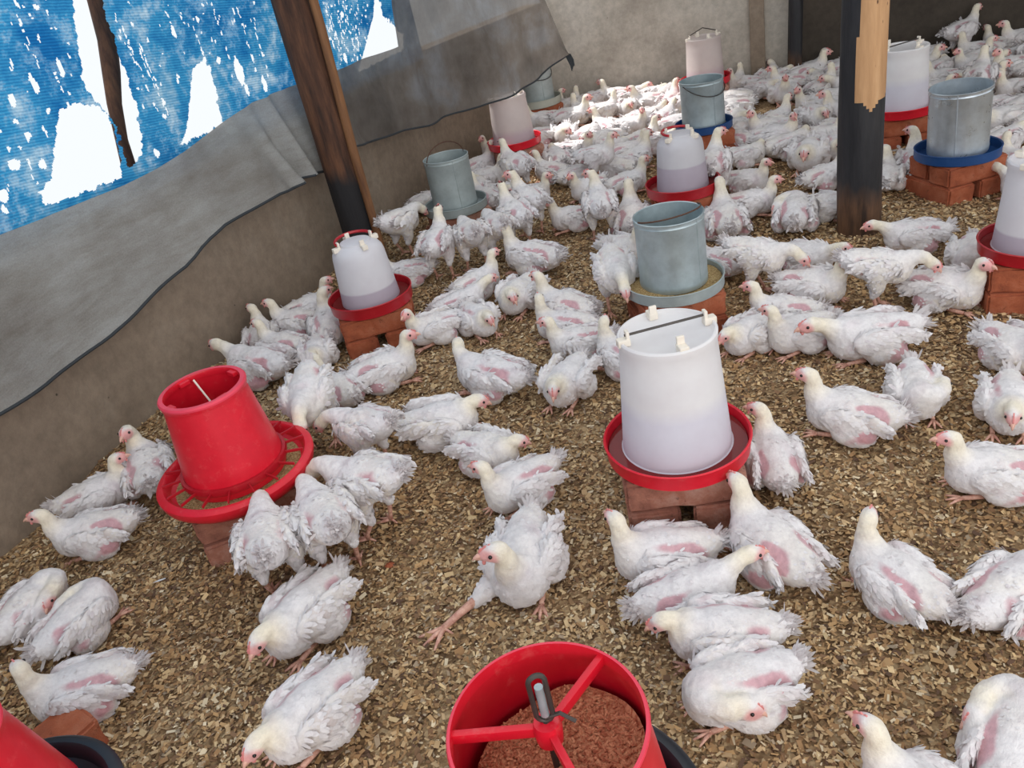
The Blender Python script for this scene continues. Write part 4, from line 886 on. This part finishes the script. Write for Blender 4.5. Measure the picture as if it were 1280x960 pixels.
# ------------------------------------------------------------------ the birds one by one:  rump x,y  breast x,y  pose  label
NEAR = [
 (8, 772, 55, 728, 'W2', 'white chicken cut off by the left edge, head buried in its back feathers'),
 (68, 790, 118, 745, 'W1', 'chicken with bare pink back, second from the left edge, behind the one with raised head'),
 (142, 838, 55, 872, 'S2', 'white chicken at the lower left facing left, with head raised and fluffy tail right'),
 (152, 645, 72, 668, 'S0', 'white chicken by the left wall with head low against the plaster, front of three'),
 (85, 622, 145, 600, 'S0', 'chicken at the left wall with neck stretched up, middle of three'),
 (186, 600, 178, 565, 'S3', 'chicken between left wall and red hopper feeder, looking back at the camera'),
 (405, 722, 335, 795, 'T0', 'white chicken lying face down towards the camera, below the three feeding at the red pan'),
 (432, 850, 345, 935, 'T0', 'largest white chicken at the bottom, lying with pink beak to the lower left'),
 (346, 705, 338, 640, 'F0', 'leftmost of the three chickens feeding at the red pan, seen from behind'),
 (425, 675, 385, 612, 'F0', 'middle of the three chickens feeding at the red pan'),
 (495, 605, 412, 590, 'F0', 'standing chicken feeding at the red pan with its tail pointing right'),
 (475, 530, 430, 520, 'F1', 'chicken with pink face bending down right behind the red hopper feeder'),
 (392, 470, 378, 525, 'F0', 'chicken reaching down into the far side of the red pan'),
 (435, 492, 408, 478, 'S0', 'white chicken behind the red pan with a red comb turned right'),
 (448, 470, 512, 450, 'X0', 'chicken facing right in front of the small drinker by the brown pole'),
 (562, 400, 530, 412, 'X1', 'white chicken just right of the small drinker bricks, head turned right'),
 (582, 388, 606, 405, 'T0', 'round white chicken with drooping face, right of the drinker by the brown pole'),
 (645, 470, 582, 460, 'L2', 'chicken lying in mid floor with bare wing side and head low to the left'),
 (512, 530, 588, 518, 'X3', 'ruffled chicken in mid floor facing right with a red comb'),
 (582, 548, 632, 562, 'T1', 'small white chicken tucked up, just right of the ruffled chicken in mid floor'),
 (680, 582, 618, 618, 'S2', 'white chicken facing left with raised tail, behind the sprawling chicken'),
 (662, 655, 646, 735, 'P0', 'white chicken sprawling in mid floor with one leg stretched out'),
 (722, 455, 695, 492, 'X3', 'fluffy white chicken facing the camera, left of the largest drinker'),
 (795, 448, 765, 438, 'S2', 'chicken half hidden behind the left side of the largest drinker'),
 (732, 388, 682, 378, 'S0', 'rear bird of the huddle left of the largest drinker'),
 (735, 402, 678, 402, 'S2', 'middle bird of the huddle left of the largest drinker, with a pink face looking left'),
 (752, 418, 698, 428, 'X0', 'front bird of the huddle left of the largest drinker, with bare pink wing'),
 (662, 352, 635, 378, 'T1', 'white chicken facing down the middle, behind the huddle left of the largest drinker'),
 (578, 362, 615, 345, 'S0', 'chicken with raised cream neck, right of the drinker by the brown pole'),
 (555, 380, 592, 366, 'L0', 'chicken with red face low between two resting birds near the drinker by the brown pole'),
 (690, 322, 640, 318, 'X0', 'chicken with bare pink flank and spiky tail facing left, in front of the feeding group'),
 (478, 292, 520, 268, 'F0', 'leftmost chicken feeding at the dull grey feeder near the left wall'),
 (530, 310, 545, 290, 'U0', 'standing chicken with bare wing, looking at the dull grey feeder'),
 (605, 302, 580, 275, 'F0', 'standing chicken pecking at the front of the dull grey feeder'),
 (635, 292, 605, 268, 'F0', 'chicken feeding at the right side of the dull grey feeder, bare pink wing'),
 (662, 275, 628, 256, 'U0', 'pale chicken standing behind those at the right of the dull grey feeder'),
 (672, 258, 642, 244, 'U1', 'upright chicken at the back right of the dull grey feeder'),
 (492, 258, 512, 250, 'X1', 'white ruffled chicken between the left wall and the dull grey feeder'),
 (660, 208, 630, 200, 'U0', 'white chicken standing tall in front of the tray under the net hem'),
 (648, 242, 680, 240, 'S0', 'small chicken sitting alone facing right, behind the feeding group'),
 (712, 207, 682, 205, 'S0', 'chicken with yellowish neck facing left, right of the tray under the net hem'),
 (722, 192, 752, 190, 'U0', 'chicken standing with pale legs among the middle crowd'),
 (748, 228, 722, 240, 'S0', 'chicken with a red comb sitting behind the round standing bird'),
 (738, 265, 694, 274, 'S0', 'chicken facing left sitting beside the round standing bird'),
 (757, 262, 752, 240, 'U1', 'round white chicken standing with its rear to the camera, left of the galvanised feeder'),
 (786, 285, 784, 262, 'S0', 'chicken with raised cream neck just behind the galvanised feeder'),
 (765, 232, 802, 222, 'S0', 'chicken sitting at the left of the small drinker in the back half, facing right'),
 (765, 205, 800, 192, 'S0', 'chicken with pink flank behind the one beside the small drinker in the back half'),
 (888, 218, 893, 200, 'U2', 'chicken standing right behind the small drinker in the back half'),
 (912, 196, 950, 188, 'T1', 'chicken with pink strip of bare back, right of the farther small drinker'),
 (922, 222, 946, 224, 'S0', 'rear of two chickens sitting side by side right of the farther small drinker'),
 (920, 252, 958, 250, 'S0', 'front of two chickens sitting side by side right of the farther small drinker, beak right'),
 (912, 285, 902, 262, 'S0', 'bird seen from behind with bare purple back, right of the galvanised feeder'),
 (1016, 182, 1008, 202, 'T0', 'round white chicken tucked up left of the black pole, face to the camera'),
 (1022, 224, 1056, 214, 'S0', 'chicken partly behind the black pole, upper of two'),
 (998, 276, 1000, 254, 'W1', 'chicken lying with fanned tail to the camera, left of the black pole foot'),
 (1020, 252, 1052, 256, 'X1', 'chicken with tail raised, just left of the black pole foot'),
 (932, 308, 972, 310, 'F0', 'standing chicken walking right with its head low, left of the black pole foot'),
 (988, 308, 1028, 314, 'L0', 'chicken with cream head low to the right, behind the walking one'),
 (990, 350, 1056, 358, 'X0', 'chicken facing right with spiky white tail, below the black pole foot'),
 (1058, 322, 1118, 318, 'F0', 'chicken standing on pink legs in front of the black pole'),
 (1175, 285, 1112, 292, 'L0', 'white chicken stretched to the left with pale head low at the black pole foot'),
 (1138, 348, 1215, 360, 'X0', 'chicken facing right with open beak, left of the drinker at the right edge'),
 (1215, 302, 1212, 322, 'W1', 'white fluffy chicken tucked behind the one with open beak'),
 (1012, 382, 948, 382, 'S0', 'rear chicken of the huddle right of the largest drinker, pink face to the left'),
 (955, 402, 922, 420, 'T0', 'leftmost chicken of the huddle right of the largest drinker, head tucked down'),
 (1020, 405, 978, 420, 'S2', 'middle chicken of the huddle right of the largest drinker'),
 (1132, 412, 1045, 428, 'L0', 'big chicken in front of the huddle right of the largest drinker, bare pink back'),
 (1112, 520, 1018, 508, 'S0', 'chicken with large bare red flank facing left, right of the largest drinker'),
 (1142, 468, 1150, 498, 'W1', 'chicken with white tail feathers raised, seen end on behind the bare flanked one'),
 (975, 588, 960, 545, 'S1', 'chicken with bare red rump right beside the bricks of the largest drinker'),
 (1282, 580, 1208, 582, 'S0', 'white chicken at the right edge facing left with a pink beak'),
 (1262, 478, 1264, 520, 'T0', 'chicken at the right edge with face hanging down, above the one facing left'),
 (1250, 420, 1290, 442, 'X0', 'chicken at the right edge with tail pointing left below the cut-off drinker'),
 (878, 672, 778, 688, 'S2', 'white chicken facing left with raised head, in front of the largest drinker bricks'),
 (812, 748, 905, 718, 'L0', 'white chicken facing right with bare pink flank, middle of the near right group'),
 (1002, 705, 930, 645, 'S0', 'chicken with big bare purple back and ruffled tail, right in the near group'),
 (955, 795, 855, 800, 'T0', 'chicken with drooping pink beak on top of the pair nearest the red hopper'),
 (958, 835, 880, 862, 'W1', 'front chicken of the pair nearest the red hopper, wing towards the camera'),
 (1168, 738, 1080, 682, 'S2', 'white chicken alone on the right with cream neck up and tail to the lower right'),
 (1238, 745, 1292, 705, 'W2', 'white chicken cut off by the right edge with pink toes showing'),
 (1262, 960, 1280, 880, 'W1', 'white chicken in the bottom right corner, only its side in view'),
 (1190, 1020, 1138, 985, 'S0', 'chicken with only its pink beaked head rising from the bottom edge'),
 (350, 460, 298, 455, 'L0', 'chicken with bare pink back facing left behind the red hopper feeder'),
 (370, 428, 332, 425, 'S0', 'chicken with white neck facing left by the left wall, before the small drinker'),
 (320, 425, 322, 408, 'X1', 'chicken half hidden against the left wall behind the red hopper feeder'),
 (362, 388, 400, 376, 'S0', 'chicken with neck stretched up at the left wall behind the small drinker tray'),
 (382, 400, 352, 402, 'S0', 'chicken with cream head against the left wall, third from the small drinker'),
 (412, 415, 406, 392, 'S2', 'chicken with pink beak drinking at the left of the small drinker'),
 (395, 422, 393, 444, 'T0', 'round chicken with face to the camera, left of the small drinker bricks'),
 (530, 332, 502, 338, 'X0', 'chicken showing only its white rump behind the small drinker by the brown pole'),
 (774, 328, 786, 352, 'F0', 'white chicken standing and eating at the left of the galvanised feeder'),
 (765, 300, 790, 306, 'X1', 'chicken whose back shows at the left behind the galvanised feeder'),
 (912, 322, 880, 316, 'X0', 'chicken whose white tail shows at the right of the galvanised feeder'),
 (1308, 232, 1262, 222, 'L0', 'chicken peering left from behind the drinker at the right edge'),
 (1290, 205, 1255, 196, 'S2', 'white chicken at the right edge right of the shiny metal feeder'),
 (1240, 178, 1270, 168, 'T0', 'chicken with pink back at the right edge beyond the shiny metal feeder'),
 (1098, 222, 1100, 204, 'T1', 'white chicken just right of the black pole, resting beyond it'),
 (1120, 220, 1122, 206, 'X1', 'white chicken resting between the black pole and the bricks of the shiny feeder'),
 (1142, 218, 1144, 200, 'S1', 'white chicken pressed to the bricks of the shiny metal feeder'),
]
for t in NEAR: bird(*t)
# the crowd further back, each bird where one shows
FARL = 'white chicken in the sunlit crowd between the net curtain corner and the blue-trayed feeder'
FARM = 'white chicken in the crowd between the blue-trayed feeder and the black pole'
FARR = 'chicken in the dim crowd beyond the shiny metal feeder, by the shaded wall'
FARW = 'sunlit chicken squeezed between the left wall and the tray under the net hem'
FAR = [
 (600, 205, 20, 'S0', FARW), (608, 222, -30, 'X1', FARW), (598, 232, 60, 'T1', FARW), (612, 245, 120, 'X0', FARW), (596, 190, 160, 'S1', FARW), (618, 240, -60, 'T0', FARW),
 (702, 128, 10, 'S0', FARL), (722, 124, 40, 'X1', FARL), (745, 118, 0, 'T0', FARL), (768, 116, 170, 'X0', FARL), (790, 110, 20, 'S1', FARL), (812, 108, -50, 'T1', FARL), (832, 106, 30, 'S0', FARL), (848, 108, 90, 'T1', FARL),
 (692, 148, 200, 'S0', FARL), (712, 144, -20, 'X0', FARL), (735, 140, 150, 'S2', FARL), (758, 136, 30, 'X1', FARL), (782, 132, -70, 'T0', FARL), (805, 128, 190, 'S0', FARL), (828, 126, 60, 'X0', FARL), (846, 130, 0, 'S1', FARL),
 (690, 168, 170, 'X0', FARL), (712, 164, -90, 'T1', FARL), (735, 160, 10, 'S0', FARL), (756, 156, 100, 'X1', FARL), (775, 154, -30, 'S2', FARL), (800, 150, 0, 'S0', FARL), (822, 148, 40, 'L0', FARL), (842, 152, -20, 'S1', FARL),
 (700, 184, 170, 'L0', FARL), (722, 180, -60, 'S0', FARL), (745, 176, 200, 'T0', FARL), (762, 176, -90, 'S1', FARL), (800, 170, 10, 'S0', FARL), (822, 172, -10, 'T1', FARL), (785, 188, 10, 'X0', FARL), (690, 200, 90, 'T0', FARL), (770, 205, 150, 'S2', FARL), (735, 215, 0, 'T1', FARL),
 (900, 100, 190, 'S0', FARM), (918, 96, 30, 'X1', FARM), (938, 98, 160, 'S1', FARM), (955, 94, 60, 'S3', FARM), (972, 98, 10, 'T0', FARM), (990, 98, 170, 'S0', FARM), (1008, 92, 20, 'X0', FARM), (1028, 90, 20, 'S0', FARM), (1046, 84, 0, 'L0', FARM), (1012, 78, 10, 'S2', FARM),
 (905, 118, 170, 'T1', FARM), (976, 112, -90, 'S0', FARM), (962, 106, -60, 'T0', FARM), (1030, 105, 20, 'X1', FARM), (1048, 104, 200, 'S0', FARM), (1020, 98, 60, 'T1', FARM),
 (915, 132, 170, 'S0', FARM), (1022, 125, 150, 'S1', FARM), (1042, 122, -40, 'X0', FARM), (1030, 142, -90, 'T0', FARM), (1048, 140, 170, 'S0', FARM), (1028, 162, -60, 'X1', FARM), (1048, 160, 10, 'T1', FARM), (1045, 178, -100, 'T0', FARM),
 (924, 148, -100, 'T1', FARM), (968, 150, 20, 'S0', FARM), (945, 160, 170, 'X1', FARM), (958, 174, -30, 'S2', FARM), (920, 166, 180, 'T0', FARM), (975, 172, -10, 'T1', FARM), (900, 172, 120, 'S0', FARM),
 (1165, 62, 190, 'S0', FARR), (1195, 54, 10, 'U0', FARR), (1218, 58, 170, 'S2', FARR), (1242, 48, 90, 'S0', FARR), (1266, 50, 170, 'X0', FARR), (1290, 44, 10, 'S0', FARR),
 (1158, 80, -60, 'X1', FARR), (1180, 84, 20, 'T1', FARR), (1205, 78, 190, 'S0', FARR), (1230, 72, 10, 'X0', FARR), (1252, 68, 0, 'L0', FARR), (1276, 66, 40, 'S1', FARR),
 (1160, 104, -120, 'T0', FARR), (1186, 98, 170, 'X0', FARR), (1212, 96, -30, 'T1', FARR), (1236, 90, 15, 'L0', FARR), (1258, 86, 190, 'S0', FARR), (1280, 84, -20, 'X1', FARR),
 (1168, 120, 30, 'S2', FARR), (1240, 112, 60, 'U0', FARR), (1262, 106, 180, 'X0', FARR), (1284, 104, 30, 'T0', FARR), (1250, 130, 160, 'L0', FARR), (1275, 128, 10, 'X1', FARR), (1262, 148, 190, 'S0', FARR), (1288, 148, 0, 'T1', FARR),
 (1100, 92, 60, 'S0', FARR), (1092, 112, -60, 'T1', FARR), (1180, 112, 10, 'T0', FARR), (1225, 104, -60, 'S1', FARR),
]
rr = random.Random(5)
GRP = {FARL: 'sunlit crowd by the back wall', FARM: 'crowd left of the black pole', FARR: 'dim crowd by the dark wall', FARW: 'birds squeezed by the left wall'}
for px, py, a, code, lab in FAR:
    p = G(px, py, .08)
    if code[0] == 'S' and rr.random() < .5: code = rr.choice(['T1', 'L0', 'X3', 'L1', 'T2', 'W1', 'T0', 'L2'])
    put(float(p[0]), float(p[1]), math.radians(a)+rr.uniform(-.3, .3), rr.uniform(.86, 1.0), code, lab, GRP[lab], 0, True)
settle()
print('birds', len(placed), 'meshes', len(_cache))
